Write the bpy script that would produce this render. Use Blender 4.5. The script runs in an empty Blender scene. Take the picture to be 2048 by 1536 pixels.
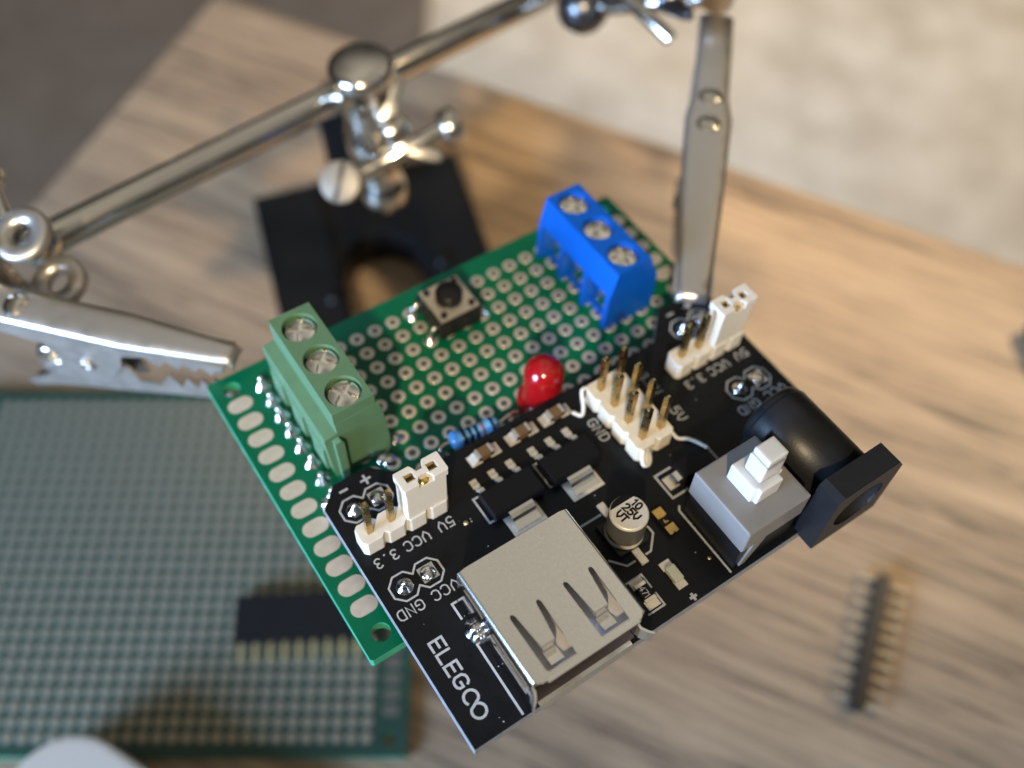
import bpy, bmesh, math, random
from mathutils import Vector, Matrix
from mathutils.geometry import tessellate_polygon

# ------------------------------------------------------------------ scene, camera, lights
# 1 Blender unit = 10 mm; the world frame has the table top at z = 0
S = bpy.context.scene
C = S.collection
random.seed(7)
MM = 0.1
cam_d = bpy.data.cameras.new("camera")
cam = bpy.data.objects.new("camera", cam_d)
C.objects.link(cam)
CR = Matrix(((9.99987473e-01, 8.70168460e-04, 4.92922845e-03),
             (-1.61839528e-03, -8.75670492e-01, 4.82906378e-01),
             (4.73658980e-03, -4.82908306e-01, -8.75658114e-01)))
rt, dn, fw = CR.col[0], CR.col[1], CR.col[2]
cam.matrix_world = Matrix.Translation(Vector((23.85006908, -29.36869595, 179.23808014)) * MM) @ \
    Matrix(((rt[0], -dn[0], -fw[0]), (rt[1], -dn[1], -fw[1]), (rt[2], -dn[2], -fw[2]))).to_4x4()
cam_d.sensor_width = 36.0
cam_d.lens = 1995.2494 / 2048 * 36.0
cam_d.clip_start = 0.05
cam_d.clip_end = 2000.0
cam_d.dof.use_dof = True
cam_d.dof.focus_distance = 9.9
cam_d.dof.aperture_fstop = 0.128
cam_d.dof.aperture_blades = 0
S.camera = cam

S.view_settings.view_transform = 'Standard'
S.view_settings.look = 'None'
S.view_settings.exposure = 0.0
S.view_settings.gamma = 1.0

world = bpy.data.worlds.new("World")
S.world = world
world.use_nodes = True
wt = world.node_tree
bg = wt.nodes["Background"]
# room seen by reflections: pale ceiling, dim walls, warmer to the right
wc = wt.nodes.new('ShaderNodeTexCoord')
wx = wt.nodes.new('ShaderNodeSeparateXYZ')
wt.links.new(wc.outputs['Generated'], wx.inputs[0])
wr_ = wt.nodes.new('ShaderNodeValToRGB')
el = wr_.color_ramp.elements
el[0].position = 0.0; el[0].color = (0.05, 0.045, 0.04, 1)
el[1].position = 1.0; el[1].color = (0.52, 0.49, 0.43, 1)
for p_, c_ in ((0.10, (0.05, 0.045, 0.04)), (0.40, (0.09, 0.085, 0.08)), (0.56, (0.30, 0.28, 0.25)), (0.80, (0.62, 0.58, 0.50))):
    e_ = el.new(p_); e_.color = (*c_, 1)
wt.links.new(wx.outputs['Z'], wr_.inputs['Fac'])
wn = wt.nodes.new('ShaderNodeTexNoise')
wn.inputs['Scale'].default_value = 2.2
wn.inputs['Detail'].default_value = 1.5
wt.links.new(wc.outputs['Generated'], wn.inputs['Vector'])
wm = wt.nodes.new('ShaderNodeMapRange')
wm.inputs['From Min'].default_value = 0.35
wm.inputs['From Max'].default_value = 0.65
wm.inputs['To Min'].default_value = 0.35
wm.inputs['To Max'].default_value = 1.35
wt.links.new(wn.outputs['Fac'], wm.inputs['Value'])
ws = wt.nodes.new('ShaderNodeVectorMath'); ws.operation = 'SCALE'
wt.links.new(wr_.outputs['Color'], ws.inputs[0])
wt.links.new(wm.outputs[0], ws.inputs['Scale'])
# added dimming of the world toward the left, darkens the left clip's reflection
wl_ = wt.nodes.new('ShaderNodeMapRange')
wl_.inputs['From Min'].default_value = -0.46
wl_.inputs['From Max'].default_value = -0.27
wl_.inputs['To Min'].default_value = 0.45
wl_.inputs['To Max'].default_value = 1.0
wt.links.new(wx.outputs['X'], wl_.inputs['Value'])
ws2 = wt.nodes.new('ShaderNodeVectorMath'); ws2.operation = 'SCALE'
wt.links.new(ws.outputs[0], ws2.inputs[0])
wt.links.new(wl_.outputs[0], ws2.inputs['Scale'])
wt.links.new(ws2.outputs[0], bg.inputs[0])
bg.inputs[1].default_value = 0.82


def aim(o, target):
    d = Vector(target) - o.location
    o.rotation_euler = d.to_track_quat('-Z', 'Y').to_euler()


def area(name, loc, target, sx, sy, energy, col):
    l = bpy.data.lights.new(name, 'AREA')
    l.shape = 'RECTANGLE'
    l.size, l.size_y = sx, sy
    l.energy = energy
    l.color = col
    o = bpy.data.objects.new(name, l)
    C.objects.link(o)
    o.location = loc
    aim(o, target)
    return o


# warm ceiling spot above and behind the viewer; cool window low on the left
sl = bpy.data.lights.new("ceiling_lamp", 'SPOT')
sl.energy = 300000.0
sl.color = (1.0, 0.78, 0.50)
sl.shadow_soft_size = 2.4
sl.spot_size = math.radians(18)
sl.spot_blend = 0.75
lamp = bpy.data.objects.new("ceiling_lamp", sl)
C.objects.link(lamp)
lamp.location = Vector((-3.0, -52.0, 62.0))
aim(lamp, (3.0, 21.0, 0))
area("window_light", Vector((-78, -60, 33)), (2, 4, 7), 40, 42, 370000.0, (0.40, 0.62, 1.0))
s3 = bpy.data.lights.new("floor_fill", 'SPOT')  # added unseen spot, only brightens the floor beyond the table
s3.energy = 520000.0
s3.color = (1.0, 0.85, 0.66)
s3.shadow_soft_size = 12.0
s3.spot_size = math.radians(100)
s3.spot_blend = 0.5
fl = bpy.data.objects.new("floor_fill", s3)
C.objects.link(fl)
fl.location = Vector((70.0, 150.0, 60.0))
aim(fl, (45, 125, -74))
s2 = bpy.data.lights.new("warm_side_fill", 'SPOT')  # added unseen spot, makes the warm pool on the right-hand wood
s2.energy = 165000.0
s2.color = (1.0, 0.76, 0.45)
s2.shadow_soft_size = 3.0
s2.spot_size = math.radians(23)
s2.spot_blend = 1.0
side = bpy.data.objects.new("warm_side_fill", s2)
C.objects.link(side)
side.location = Vector((42.0, 20.0, 46.0))
aim(side, (11.5, 10.0, 0))


# ------------------------------------------------------------------ materials
MATS = {}


def mat(name, col, rough=0.5, metal=0.0, noise=0.0, nscale=8.0, bump=0.0, bscale=40.0, coat=0.0, trans=0.0,
        sss=0.0, sss_r=0.05, ior=1.45, rnoise=0.0, spec=0.5):
    if name in MATS:
        return MATS[name]
    m = bpy.data.materials.new(name)
    m.use_nodes = True
    nt = m.node_tree
    b = nt.nodes["Principled BSDF"]
    b.inputs['Base Color'].default_value = (*col, 1)
    b.inputs['Roughness'].default_value = rough
    b.inputs['Metallic'].default_value = metal
    b.inputs['IOR'].default_value = ior
    b.inputs['Coat Weight'].default_value = coat
    b.inputs['Coat Roughness'].default_value = 0.15
    b.inputs['Transmission Weight'].default_value = trans
    b.inputs['Specular IOR Level'].default_value = spec
    if sss:
        b.inputs['Subsurface Weight'].default_value = sss
        b.inputs['Subsurface Radius'].default_value = (1, 1, 1)
        b.inputs['Subsurface Scale'].default_value = sss_r
    tc = nt.nodes.new('ShaderNodeTexCoord')
    if noise or rnoise:
        n = nt.nodes.new('ShaderNodeTexNoise')
        n.inputs['Scale'].default_value = nscale
        n.inputs['Detail'].default_value = 6
        nt.links.new(tc.outputs['Object'], n.inputs['Vector'])
        if noise:
            r = nt.nodes.new('ShaderNodeMapRange')
            r.inputs['From Min'].default_value = 0.3
            r.inputs['From Max'].default_value = 0.7
            r.inputs['To Min'].default_value = 1 - noise
            r.inputs['To Max'].default_value = 1 + noise
            nt.links.new(n.outputs['Fac'], r.inputs['Value'])
            h = nt.nodes.new('ShaderNodeVectorMath')
            h.operation = 'SCALE'
            h.inputs[0].default_value = col
            nt.links.new(r.outputs[0], h.inputs['Scale'])
            nt.links.new(h.outputs[0], b.inputs['Base Color'])
        if rnoise:
            r = nt.nodes.new('ShaderNodeMapRange')
            r.inputs['From Min'].default_value = 0.35
            r.inputs['From Max'].default_value = 0.65
            r.inputs['To Min'].default_value = max(0.02, rough - rnoise)
            r.inputs['To Max'].default_value = rough + rnoise
            nt.links.new(n.outputs['Fac'], r.inputs['Value'])
            nt.links.new(r.outputs[0], b.inputs['Roughness'])
    if bump:
        n2 = nt.nodes.new('ShaderNodeTexNoise')
        n2.inputs['Scale'].default_value = bscale
        n2.inputs['Detail'].default_value = 4
        nt.links.new(tc.outputs['Object'], n2.inputs['Vector'])
        bp = nt.nodes.new('ShaderNodeBump')
        bp.inputs['Strength'].default_value = bump
        bp.inputs['Distance'].default_value = 0.02
        nt.links.new(n2.outputs['Fac'], bp.inputs['Height'])
        nt.links.new(bp.outputs[0], b.inputs['Normal'])
    MATS[name] = m
    return m


def wood_material():
    m = bpy.data.materials.new("oak_laminate")
    m.use_nodes = True
    nt = m.node_tree
    N, L = nt.nodes, nt.links
    b = N["Principled BSDF"]
    tc = N.new('ShaderNodeTexCoord')
    mp = N.new('ShaderNodeMapping')
    mp.inputs['Scale'].default_value = (0.11, 1.0, 1.0)
    L.new(tc.outputs['Object'], mp.inputs['Vector'])
    # broad figure
    w = N.new('ShaderNodeTexNoise')
    w.inputs['Scale'].default_value = 0.62
    w.inputs['Detail'].default_value = 5
    w.inputs['Roughness'].default_value = 0.55
    w.inputs['Distortion'].default_value = 0.9
    L.new(mp.outputs[0], w.inputs['Vector'])
    # streaks
    mp2 = N.new('ShaderNodeMapping')
    mp2.inputs['Scale'].default_value = (0.24, 6.0, 1.0)
    L.new(tc.outputs['Object'], mp2.inputs['Vector'])
    s = N.new('ShaderNodeTexNoise')
    s.inputs['Scale'].default_value = 1.0
    s.inputs['Detail'].default_value = 8
    s.inputs['Roughness'].default_value = 0.68
    s.inputs['Distortion'].default_value = 1.1
    L.new(mp2.outputs[0], s.inputs['Vector'])
    # fine pores
    mp3 = N.new('ShaderNodeMapping')
    mp3.inputs['Scale'].default_value = (1.2, 22.0, 1.0)
    L.new(tc.outputs['Object'], mp3.inputs['Vector'])
    p = N.new('ShaderNodeTexNoise')
    p.inputs['Scale'].default_value = 1.0
    p.inputs['Detail'].default_value = 4
    L.new(mp3.outputs[0], p.inputs['Vector'])
    a1 = N.new('ShaderNodeMath'); a1.operation = 'MULTIPLY'; a1.inputs[1].default_value = 0.30
    a2 = N.new('ShaderNodeMath'); a2.operation = 'MULTIPLY_ADD'; a2.inputs[1].default_value = 0.54
    a3 = N.new('ShaderNodeMath'); a3.operation = 'MULTIPLY_ADD'; a3.inputs[1].default_value = 0.16
    L.new(w.outputs['Fac'], a1.inputs[0])
    L.new(s.outputs['Fac'], a2.inputs[0]); L.new(a1.outputs[0], a2.inputs[2])
    L.new(p.outputs['Fac'], a3.inputs[0]); L.new(a2.outputs[0], a3.inputs[2])
    cr = N.new('ShaderNodeValToRGB')
    e = cr.color_ramp.elements
    e[0].position = 0.42; e[0].color = (0.100, 0.071, 0.048, 1)
    e[1].position = 0.575; e[1].color = (0.405, 0.285, 0.175, 1)
    k = e.new(0.46); k.color = (0.245, 0.168, 0.104, 1)
    k = e.new(0.53); k.color = (0.325, 0.226, 0.137, 1)
    L.new(a3.outputs[0], cr.inputs['Fac'])
    L.new(cr.outputs['Color'], b.inputs['Base Color'])
    b.inputs['Roughness'].default_value = 0.55
    bp = N.new('ShaderNodeBump')
    bp.inputs['Strength'].default_value = 0.12
    bp.inputs['Distance'].default_value = 0.02
    L.new(p.outputs['Fac'], bp.inputs['Height'])
    L.new(bp.outputs[0], b.inputs['Normal'])
    return m


def mottled(name, c0, c1, scale, rough):
    m = bpy.data.materials.new(name)
    m.use_nodes = True
    nt = m.node_tree
    N, L = nt.nodes, nt.links
    b = N["Principled BSDF"]
    tc = N.new('ShaderNodeTexCoord')
    n = N.new('ShaderNodeTexNoise')
    n.inputs['Scale'].default_value = scale
    n.inputs['Detail'].default_value = 5
    n.inputs['Roughness'].default_value = 0.7
    L.new(tc.outputs['Object'], n.inputs['Vector'])
    cr = N.new('ShaderNodeValToRGB')
    e = cr.color_ramp.elements
    e[0].position = 0.36; e[0].color = (*c0, 1)
    e[1].position = 0.60; e[1].color = (*c1, 1)
    L.new(n.outputs['Fac'], cr.inputs['Fac'])
    L.new(cr.outputs['Color'], b.inputs['Base Color'])
    b.inputs['Roughness'].default_value = rough
    return m


M_wood = wood_material()
M_floor = mottled("stone_floor", (0.52, 0.44, 0.33), (0.74, 0.655, 0.53), 0.10, 0.6)
M_floor_shade = mottled("dark_floor_shade", (0.130, 0.100, 0.072), (0.160, 0.126, 0.094), 0.2, 0.95)
M_mask = mat("green_solder_mask", (0.0005, 0.105, 0.050), 0.34, noise=0.14, nscale=2.0, spec=0.22, bump=0.03, bscale=14)
M_maskedge = mat("green_board_edge", (0.03, 0.30, 0.17), 0.45, noise=0.15, nscale=5)
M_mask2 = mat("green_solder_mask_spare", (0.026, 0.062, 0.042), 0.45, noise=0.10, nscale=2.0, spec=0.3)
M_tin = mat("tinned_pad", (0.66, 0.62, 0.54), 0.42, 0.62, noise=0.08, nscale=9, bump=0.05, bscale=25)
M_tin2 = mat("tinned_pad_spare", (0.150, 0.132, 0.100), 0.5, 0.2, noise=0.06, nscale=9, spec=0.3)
M_hole = mat("plated_hole", (0.10, 0.10, 0.09), 0.35, 0.6)
M_dark = mat("dark_void", (0.006, 0.006, 0.006), 0.8)
M_solder = mat("solder", (0.70, 0.70, 0.70), 0.16, 1.0, rnoise=0.08, nscale=20, bump=0.25, bscale=22)
M_black = mat("black_solder_mask", (0.0055, 0.0062, 0.0075), 0.32, noise=0.20, nscale=3.0, spec=0.20, bump=0.04, bscale=25, rnoise=0.06)
M_blackedge = mat("fibreglass_edge", (0.20, 0.215, 0.235), 0.5, noise=0.2, nscale=12)
M_silk = mat("white_silkscreen", (0.33, 0.35, 0.37), 0.6, noise=0.12, nscale=30)
M_blackplastic = mat("black_plastic", (0.0085, 0.009, 0.0105), 0.38, spec=0.36, noise=0.15, nscale=6, bump=0.06, bscale=40)
M_chip = mat("black_epoxy", (0.005, 0.005, 0.006), 0.45, spec=0.22, bump=0.05, bscale=60)
M_white = mat("white_nylon", (0.58, 0.57, 0.52), 0.38, sss=0.35, sss_r=0.05, bump=0.04, bscale=18)
M_cream = mat("cream_nylon", (0.58, 0.54, 0.44), 0.42, sss=0.35, sss_r=0.06, bump=0.05, bscale=18)
M_knob = mat("milky_nylon", (0.47, 0.48, 0.47), 0.34, sss=0.8, sss_r=0.14, bump=0.05, bscale=12)
M_grey = mat("grey_plastic", (0.165, 0.162, 0.155), 0.34, noise=0.05, nscale=4, bump=0.02, bscale=30)
M_gold = mat("gold_pin", (0.56, 0.39, 0.15), 0.26, 1.0, rnoise=0.08, nscale=15)
M_goldpad = mat("gold_terminal", (0.80, 0.52, 0.16), 0.35, 1.0, noise=0.1, nscale=15)
M_nickel = mat("satin_nickel", (0.93, 0.90, 0.82), 0.22, 1.0, noise=0.03, nscale=30, bump=0.05, bscale=60)
M_nickel_in = mat("nickel_inside", (0.45, 0.43, 0.44), 0.40, 0.8)
M_chrome = mat("chrome", (0.66, 0.62, 0.55), 0.16, 1.0, rnoise=0.05, nscale=3, bump=0.02, bscale=6)
M_clip = mat("zinc_clip", (0.50, 0.475, 0.43), 0.36, 0.84, rnoise=0.07, nscale=4, bump=0.05, bscale=8)
M_screw = mat("zinc_screw", (0.82, 0.80, 0.74), 0.17, 1.0)
M_greent = mat("green_terminal_plastic", (0.085, 0.175, 0.098), 0.42, noise=0.06, nscale=5, bump=0.03, bscale=20, sss=0.1, sss_r=0.03)
M_bluet = mat("blue_terminal_plastic", (0.0005, 0.078, 0.42), 0.42, spec=0.3, noise=0.05, nscale=5, bump=0.03, bscale=20)
M_led = mat("red_epoxy", (0.25, 0.004, 0.006), 0.12, sss=0.35, sss_r=0.08, coat=0.3, ior=1.5)
M_resb = mat("blue_lacquer", (0.09, 0.31, 0.62), 0.28, coat=0.3)
M_bandb = mat("black_band", (0.008, 0.008, 0.014), 0.35)
M_bandbr = mat("brown_band", (0.24, 0.10, 0.05), 0.35)
M_mlcc = mat("brown_ceramic", (0.125, 0.075, 0.040), 0.45, noise=0.1, nscale=25)
M_wire = mat("tinned_wire", (0.66, 0.60, 0.56), 0.22, 1.0)
M_smdw = mat("translucent_resin", (0.36, 0.38, 0.32), 0.30, bump=0.1, bscale=30)
M_can = mat("aluminium_can", (0.55, 0.54, 0.50), 0.45, 0.30, noise=0.04, nscale=20)
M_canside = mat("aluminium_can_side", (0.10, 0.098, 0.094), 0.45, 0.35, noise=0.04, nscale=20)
M_ink = mat("black_ink", (0.006, 0.006, 0.006), 0.7, spec=0.15)
M_iron = mat("black_cast_iron", (0.005, 0.0055, 0.006), 0.35, spec=0.25, bump=0.25, bscale=5)
M_whitebody = mat("white_abs", (0.60, 0.51, 0.41), 0.42, bump=0.02)
M_rubber = mat("dark_rubber", (0.02, 0.022, 0.020), 0.6, spec=0.2)


# ------------------------------------------------------------------ mesh helpers (all sizes in mm)
class MB:
    """collects shapes in millimetres, then links ONE mesh object"""

    def __init__(self, flipv=False):
        self.bm = bmesh.new()
        self.fl = flipv
        self.mats = []
        self.cur = 0

    def mi(self, m):
        if m not in self.mats:
            self.mats.append(m)
        self.cur = self.mats.index(m)
        return self

    def _v(self, p):
        return self.bm.verts.new((p[0] * MM, (-p[1] if self.fl else p[1]) * MM, p[2] * MM))

    def face(self, vs):
        try:
            f = self.bm.faces.new(vs)
            f.material_index = self.cur
            return f
        except ValueError:
            return None

    def merge(self, tmp, smooth=False):
        mp = {}
        for v in tmp.verts:
            mp[v] = self._v(v.co)
        for f in tmp.faces:
            g = self.face([mp[v] for v in f.verts])
            if g:
                g.smooth = smooth
        tmp.free()

    def box(self, x0, x1, y0, y1, z0, z1, bev=0.0, seg=2):
        t = bmesh.new()
        vs = [t.verts.new((x, y, z)) for z in (z0, z1) for y in (y0, y1) for x in (x0, x1)]
        for q in ((0, 1, 3, 2), (4, 6, 7, 5), (0, 4, 5, 1), (2, 3, 7, 6), (0, 2, 6, 4), (1, 5, 7, 3)):
            t.faces.new([vs[i] for i in q])
        if bev:
            bmesh.ops.bevel(t, geom=list(t.edges), offset=bev, segments=seg, affect='EDGES', profile=0.7)
        self.merge(t)
        return self

    def prism(self, outline, z0, z1, holes=(), axis='z', bev=0.0, sidemat=None):
        """outline in the plane; axis z: (x,y); axis y: outline (x,z) extruded y z0..z1; axis x: outline (y,z)"""
        def mk(p, h):
            if axis == 'z':
                return (p[0], p[1], h)
            if axis == 'y':
                return (p[0], h, p[1])
            return (h, p[0], p[1])
        t = bmesh.new()
        loops = [list(outline)] + [list(h) for h in holes]
        flat = [p for l in loops for p in l]
        tris = tessellate_polygon([[Vector((p[0], p[1], 0)) for p in l] for l in loops])
        A = [t.verts.new(mk(p, z0)) for p in flat]
        B = [t.verts.new(mk(p, z1)) for p in flat]
        if holes:
            for a, b, c in tris:
                for q in ((A[a], A[b], A[c]), (B[c], B[b], B[a])):
                    try:
                        t.faces.new(q)
                    except ValueError:
                        pass
        else:
            t.faces.new(A)
            t.faces.new(B[::-1])
        i0 = 0
        side = []
        for l in loops:
            n = len(l)
            for i in range(n):
                j = (i + 1) % n
                side.append(t.faces.new((A[i0 + i], A[i0 + j], B[i0 + j], B[i0 + i])))
            i0 += n
        bmesh.ops.recalc_face_normals(t, faces=list(t.faces))
        if bev:
            ed = [e for e in t.edges if len(e.link_faces) == 2 and e.calc_face_angle(0) > 0.5]
            bmesh.ops.bevel(t, geom=ed, offset=bev, segments=2, affect='EDGES', profile=0.7)
        if sidemat is not None and not bev:
            mp = {v: self._v(v.co) for v in t.verts}
            ss = set(side)
            m0 = self.cur
            for f in t.faces:
                self.cur = m0
                if f in ss:
                    self.mi(sidemat)
                self.face([mp[v] for v in f.verts])
            self.cur = m0
            t.free()
        else:
            self.merge(t)
        return self

    def lathe(self, prof, origin, axis=(0, 0, 1), n=32, smooth=True):
        """prof: (radius, height along the axis)"""
        ax = Vector(axis).normalized()
        u = ax.orthogonal().normalized()
        w = ax.cross(u)
        o = Vector(origin)
        rings = []
        for r, h in prof:
            if r <= 1e-6:
                rings.append([self._v(o + ax * h)])
            else:
                rings.append([self._v(o + ax * h + (u * math.cos(2 * math.pi * k / n) + w * math.sin(2 * math.pi * k / n)) * r) for k in range(n)])
        for a, b in zip(rings, rings[1:]):
            for k in range(n):
                j = (k + 1) % n
                if len(a) == 1 and len(b) == 1:
                    continue
                if len(a) == 1:
                    f = self.face((a[0], b[k], b[j]))
                elif len(b) == 1:
                    f = self.face((a[k], a[j], b[0]))
                else:
                    f = self.face((a[k], a[j], b[j], b[k]))
                if f:
                    f.smooth = smooth
        return self

    def cyl(self, p0, p1, r, n=32, r1=None, cham=0.0):
        p0, p1 = Vector(p0), Vector(p1)
        d = (p1 - p0).length
        r1 = r if r1 is None else r1
        c = cham
        if c:
            pr = [(0, 0), (r - c, 0), (r - 0.3 * c, 0.3 * c), (r, c), (r1, d - c), (r1 - 0.3 * c, d - 0.3 * c), (r1 - c, d), (0, d)]
        else:
            pr = [(0, 0), (r, 0), (r, 0), (r1, d), (r1, d), (0, d)]
        return self.lathe(pr, p0, p1 - p0, n)

    def tube(self, pts, r, n=10, taper=None):
        pts = [Vector(p) for p in pts]
        # smooth path
        P = []
        for i in range(len(pts) - 1):
            a, b = pts[max(i - 1, 0)], pts[i]
            c, d = pts[i + 1], pts[min(i + 2, len(pts) - 1)]
            for s in range(5):
                t = s / 5
                P.append(0.5 * ((2 * b) + (c - a) * t + (2 * a - 5 * b + 4 * c - d) * t * t + (3 * b - a - 3 * c + d) * t ** 3))
        P.append(pts[-1])
        rings = []
        ref = None
        for i, p in enumerate(P):
            tg = (P[min(i + 1, len(P) - 1)] - P[max(i - 1, 0)]).normalized()
            if ref is None:
                ref = tg.orthogonal().normalized()
            ref = (ref - tg * ref.dot(tg)).normalized()
            w = tg.cross(ref)
            rr = r * (taper(i / (len(P) - 1)) if taper else 1)
            rings.append([self._v(p + (ref * math.cos(2 * math.pi * k / n) + w * math.sin(2 * math.pi * k / n)) * rr) for k in range(n)])
        for a, b in zip(rings, rings[1:]):
            for k in range(n):
                f = self.face((a[k], a[(k + 1) % n], b[(k + 1) % n], b[k]))
                if f:
                    f.smooth = True
        self.face(rings[0][::-1])
        self.face(rings[-1])
        return self

    def ribbon(self, pts, w, z, closed=False, th=0.03):
        """flat mitred strip, a print lying on a surface"""
        n = len(pts)
        P = [Vector((p[0], p[1])) for p in pts]
        if not closed:
            d = (P[0] - P[1]).normalized() * w * 0.45
            e = (P[-1] - P[-2]).normalized() * w * 0.45
            P[0] = P[0] + d
            P[-1] = P[-1] + e
        Lf, Rt = [], []
        for i in range(n):
            if closed:
                a, b = P[i - 1], P[(i + 1) % n]
            else:
                a, b = P[max(i - 1, 0)], P[min(i + 1, n - 1)]
            d1 = (P[i] - a).normalized() if (P[i] - a).length > 1e-9 else None
            d2 = (b - P[i]).normalized() if (b - P[i]).length > 1e-9 else None
            d1 = d1 or d2
            d2 = d2 or d1
            n1 = Vector((-d1.y, d1.x)); n2 = Vector((-d2.y, d2.x))
            m = (n1 + n2)
            m = m.normalized() if m.length > 1e-6 else n1
            k = min(1.6, 1 / max(0.35, m.dot(n1)))
            Lf.append(P[i] + m * k * w / 2)
            Rt.append(P[i] - m * k * w / 2)
        top = [(self._v((l.x, l.y, z)), self._v((r.x, r.y, z))) for l, r in zip(Lf, Rt)]
        rng = range(n) if closed else range(n - 1)
        for i in rng:
            j = (i + 1) % n
            self.face((top[i][0], top[i][1], top[j][1], top[j][0]))
        return self

    def obj(self, name, m, parent=None, matrix=None, smooth_ang=None):
        bm = self.bm
        mats = self.mats or [m]
        bmesh.ops.remove_doubles(bm, verts=list(bm.verts), dist=1e-6)
        bmesh.ops.recalc_face_normals(bm, faces=list(bm.faces))
        # origin at the centre of the piece
        xs = [v.co for v in bm.verts]
        lo = Vector((min(c.x for c in xs), min(c.y for c in xs), min(c.z for c in xs)))
        hi = Vector((max(c.x for c in xs), max(c.y for c in xs), max(c.z for c in xs)))
        ce = (lo + hi) / 2
        ce.z = lo.z
        base = Vector((0, 0, 0))
        for v in bm.verts:
            v.co -= ce
        me = bpy.data.meshes.new(name)
        bm.to_mesh(me)
        bm.free()
        for q in mats:
            me.materials.append(q)
        o = bpy.data.objects.new(name, me)
        C.objects.link(o)
        if parent is not None:
            o.parent = parent
            off = parent.get('_off', None)
            if off is not None:
                ce = ce - Vector(off)
        o.location = ce
        if matrix is not None:
            o.matrix_world = matrix @ Matrix.Translation(ce)
        o['_off'] = list(ce + (Vector(parent['_off']) if parent is not None and '_off' in parent.keys() else Vector()))
        return o


def tag(o, label=None, cat=None, group=None, kind=None):
    if label: o['label'] = label
    if cat: o['category'] = cat
    if group: o['group'] = group
    if kind: o['kind'] = kind
    return o


def empty(name, label, cat, mw=None, loc=None, group=None):
    o = bpy.data.objects.new(name, None)
    C.objects.link(o)
    if mw is not None:
        o.matrix_world = mw
    elif loc is not None:
        o.location = Vector(loc) * MM
    o.empty_display_size = 0.3
    tag(o, label, cat, group)
    return o


def circ(cx, cy, r, n=20, ph=0.0):
    return [(cx + r * math.cos(2 * math.pi * k / n + ph), cy + r * math.sin(2 * math.pi * k / n + ph)) for k in range(n)]


def stadium(cx, cy, lx, ly, n=8):
    """rounded bar, long side along x"""
    r = ly / 2
    a = lx / 2 - r
    return [(cx + a + r * math.cos(t), cy + r * math.sin(t)) for t in [(-0.5 + k / n) * math.pi for k in range(n + 1)]] + \
           [(cx - a + r * math.cos(t), cy + r * math.sin(t)) for t in [(0.5 + k / n) * math.pi for k in range(n + 1)]]


# ------------------------------------------------------------------ setting: floor, dark sheet for floor shade, table
b = MB()
b.box(-2500, 2500, -1800, 3200, -742, -740)
floor = b.obj("floor", M_floor)
tag(floor, kind='structure')

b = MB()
b.box(-1600, -80, -1200, 2300, -739.5, -732, 3)  # thin dark sheet, the floor's shade is put into its colour
floor_shade = b.obj("floor_shade", M_floor_shade)
tag(floor_shade, "dark grey brown sheet standing in for shade on the floor beyond the left side of the table", "floor_shade")

TD = Vector((0.910, -0.415, 0)).normalized()
TE = Vector((-TD.y * -1, -TD.x, 0))  # toward the viewer
TE = Vector((-0.415, -0.910, 0)).normalized()
corner = Vector((-52.0, 185.6, 0)) * MM
tm = Matrix.Translation(corner) @ Matrix(((TD.x, -TE.x, 0), (TD.y, -TE.y, 0), (0, 0, 1))).to_4x4()
table = empty("table", "pale brown oak laminate table with a square corner", "table", mw=tm)
b = MB()
b.box(0, 1200, -800, 0, -24, 0, 1.0)
b.obj("tabletop", M_wood, table)
for (x, y) in ((60, -60), (1140, -60), (60, -740), (1140, -740)):
    b = MB()
    b.box(x - 20, x + 20, y - 20, y + 20, -739, -24.2, 1.5)
    b.obj("leg", M_rubber, table)

# ------------------------------------------------------------------ helper: vector lettering
G = {
    'E': (.62, [[(.62, 1), (0, 1), (0, 0), (.62, 0)], [(0, .52), (.52, .52)]]),
    'L': (.58, [[(0, 1), (0, 0), (.58, 0)]]),
    'V': (.62, [[(0, 1), (0, .42), (.31, 0), (.62, .42), (.62, 1)]]),
    'C': (.66, [[(.66, .82), (.55, .96), (.36, 1), (.15, .95), (0, .75), (0, .25), (.15, .05), (.36, 0), (.55, .04), (.66, .18)]]),
    'G': (.68, [[(.66, .82), (.55, .96), (.36, 1), (.15, .95), (0, .75), (0, .25), (.15, .05), (.36, 0), (.55, .04), (.68, .2), (.68, .45), (.38, .45)]]),
    'N': (.62, [[(0, 0), (0, 1), (.62, 0), (.62, 1)]]),
    'D': (.64, [[(0, 0), (0, 1), (.34, 1), (.56, .88), (.64, .65), (.64, .35), (.56, .12), (.34, 0), (0, 0)]]),
    '5': (.6, [[(.58, 1), (.08, 1), (.03, .56), (.2, .62), (.38, .62), (.54, .52), (.6, .32), (.52, .1), (.32, 0), (.12, .02), (0, .14)]]),
    '3': (.56, [[(0, .88), (.14, .98), (.3, 1), (.48, .92), (.52, .76), (.44, .6), (.22, .54)], [(.22, .5), (.46, .46), (.56, .28), (.48, .08), (.28, 0), (.1, .03), (0, .14)]]),
    '.': (.16, [[(.05, 0), (.11, .05)]]),
    '+': (.6, [[(0, .5), (.6, .5)], [(.3, .2), (.3, .8)]]),
    '-': (.5, [[(0, .5), (.5, .5)]]),
    '1': (.34, [[(0, .8), (.22, 1), (.22, 0)]]),
    '0': (.56, [[(.28, 1), (.46, .93), (.56, .7), (.56, .3), (.46, .07), (.28, 0), (.1, .07), (0, .3), (0, .7), (.1, .93), (.28, 1.0)]]),
    '2': (.56, [[(0, .8), (.08, .94), (.28, 1), (.48, .92), (.54, .74), (.44, .5), (0, 0), (.58, 0)]]),
    'T': (.62, [[(0, 1), (.62, 1)], [(.31, 1), (.31, 0)]]),
    '7': (.56, [[(0, 1), (.56, 1), (.2, 0)]]),
    '4': (.6, [[(.45, 0), (.45, 1), (0, .3), (.6, .3)]]),
    ' ': (.4, []),
}


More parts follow.
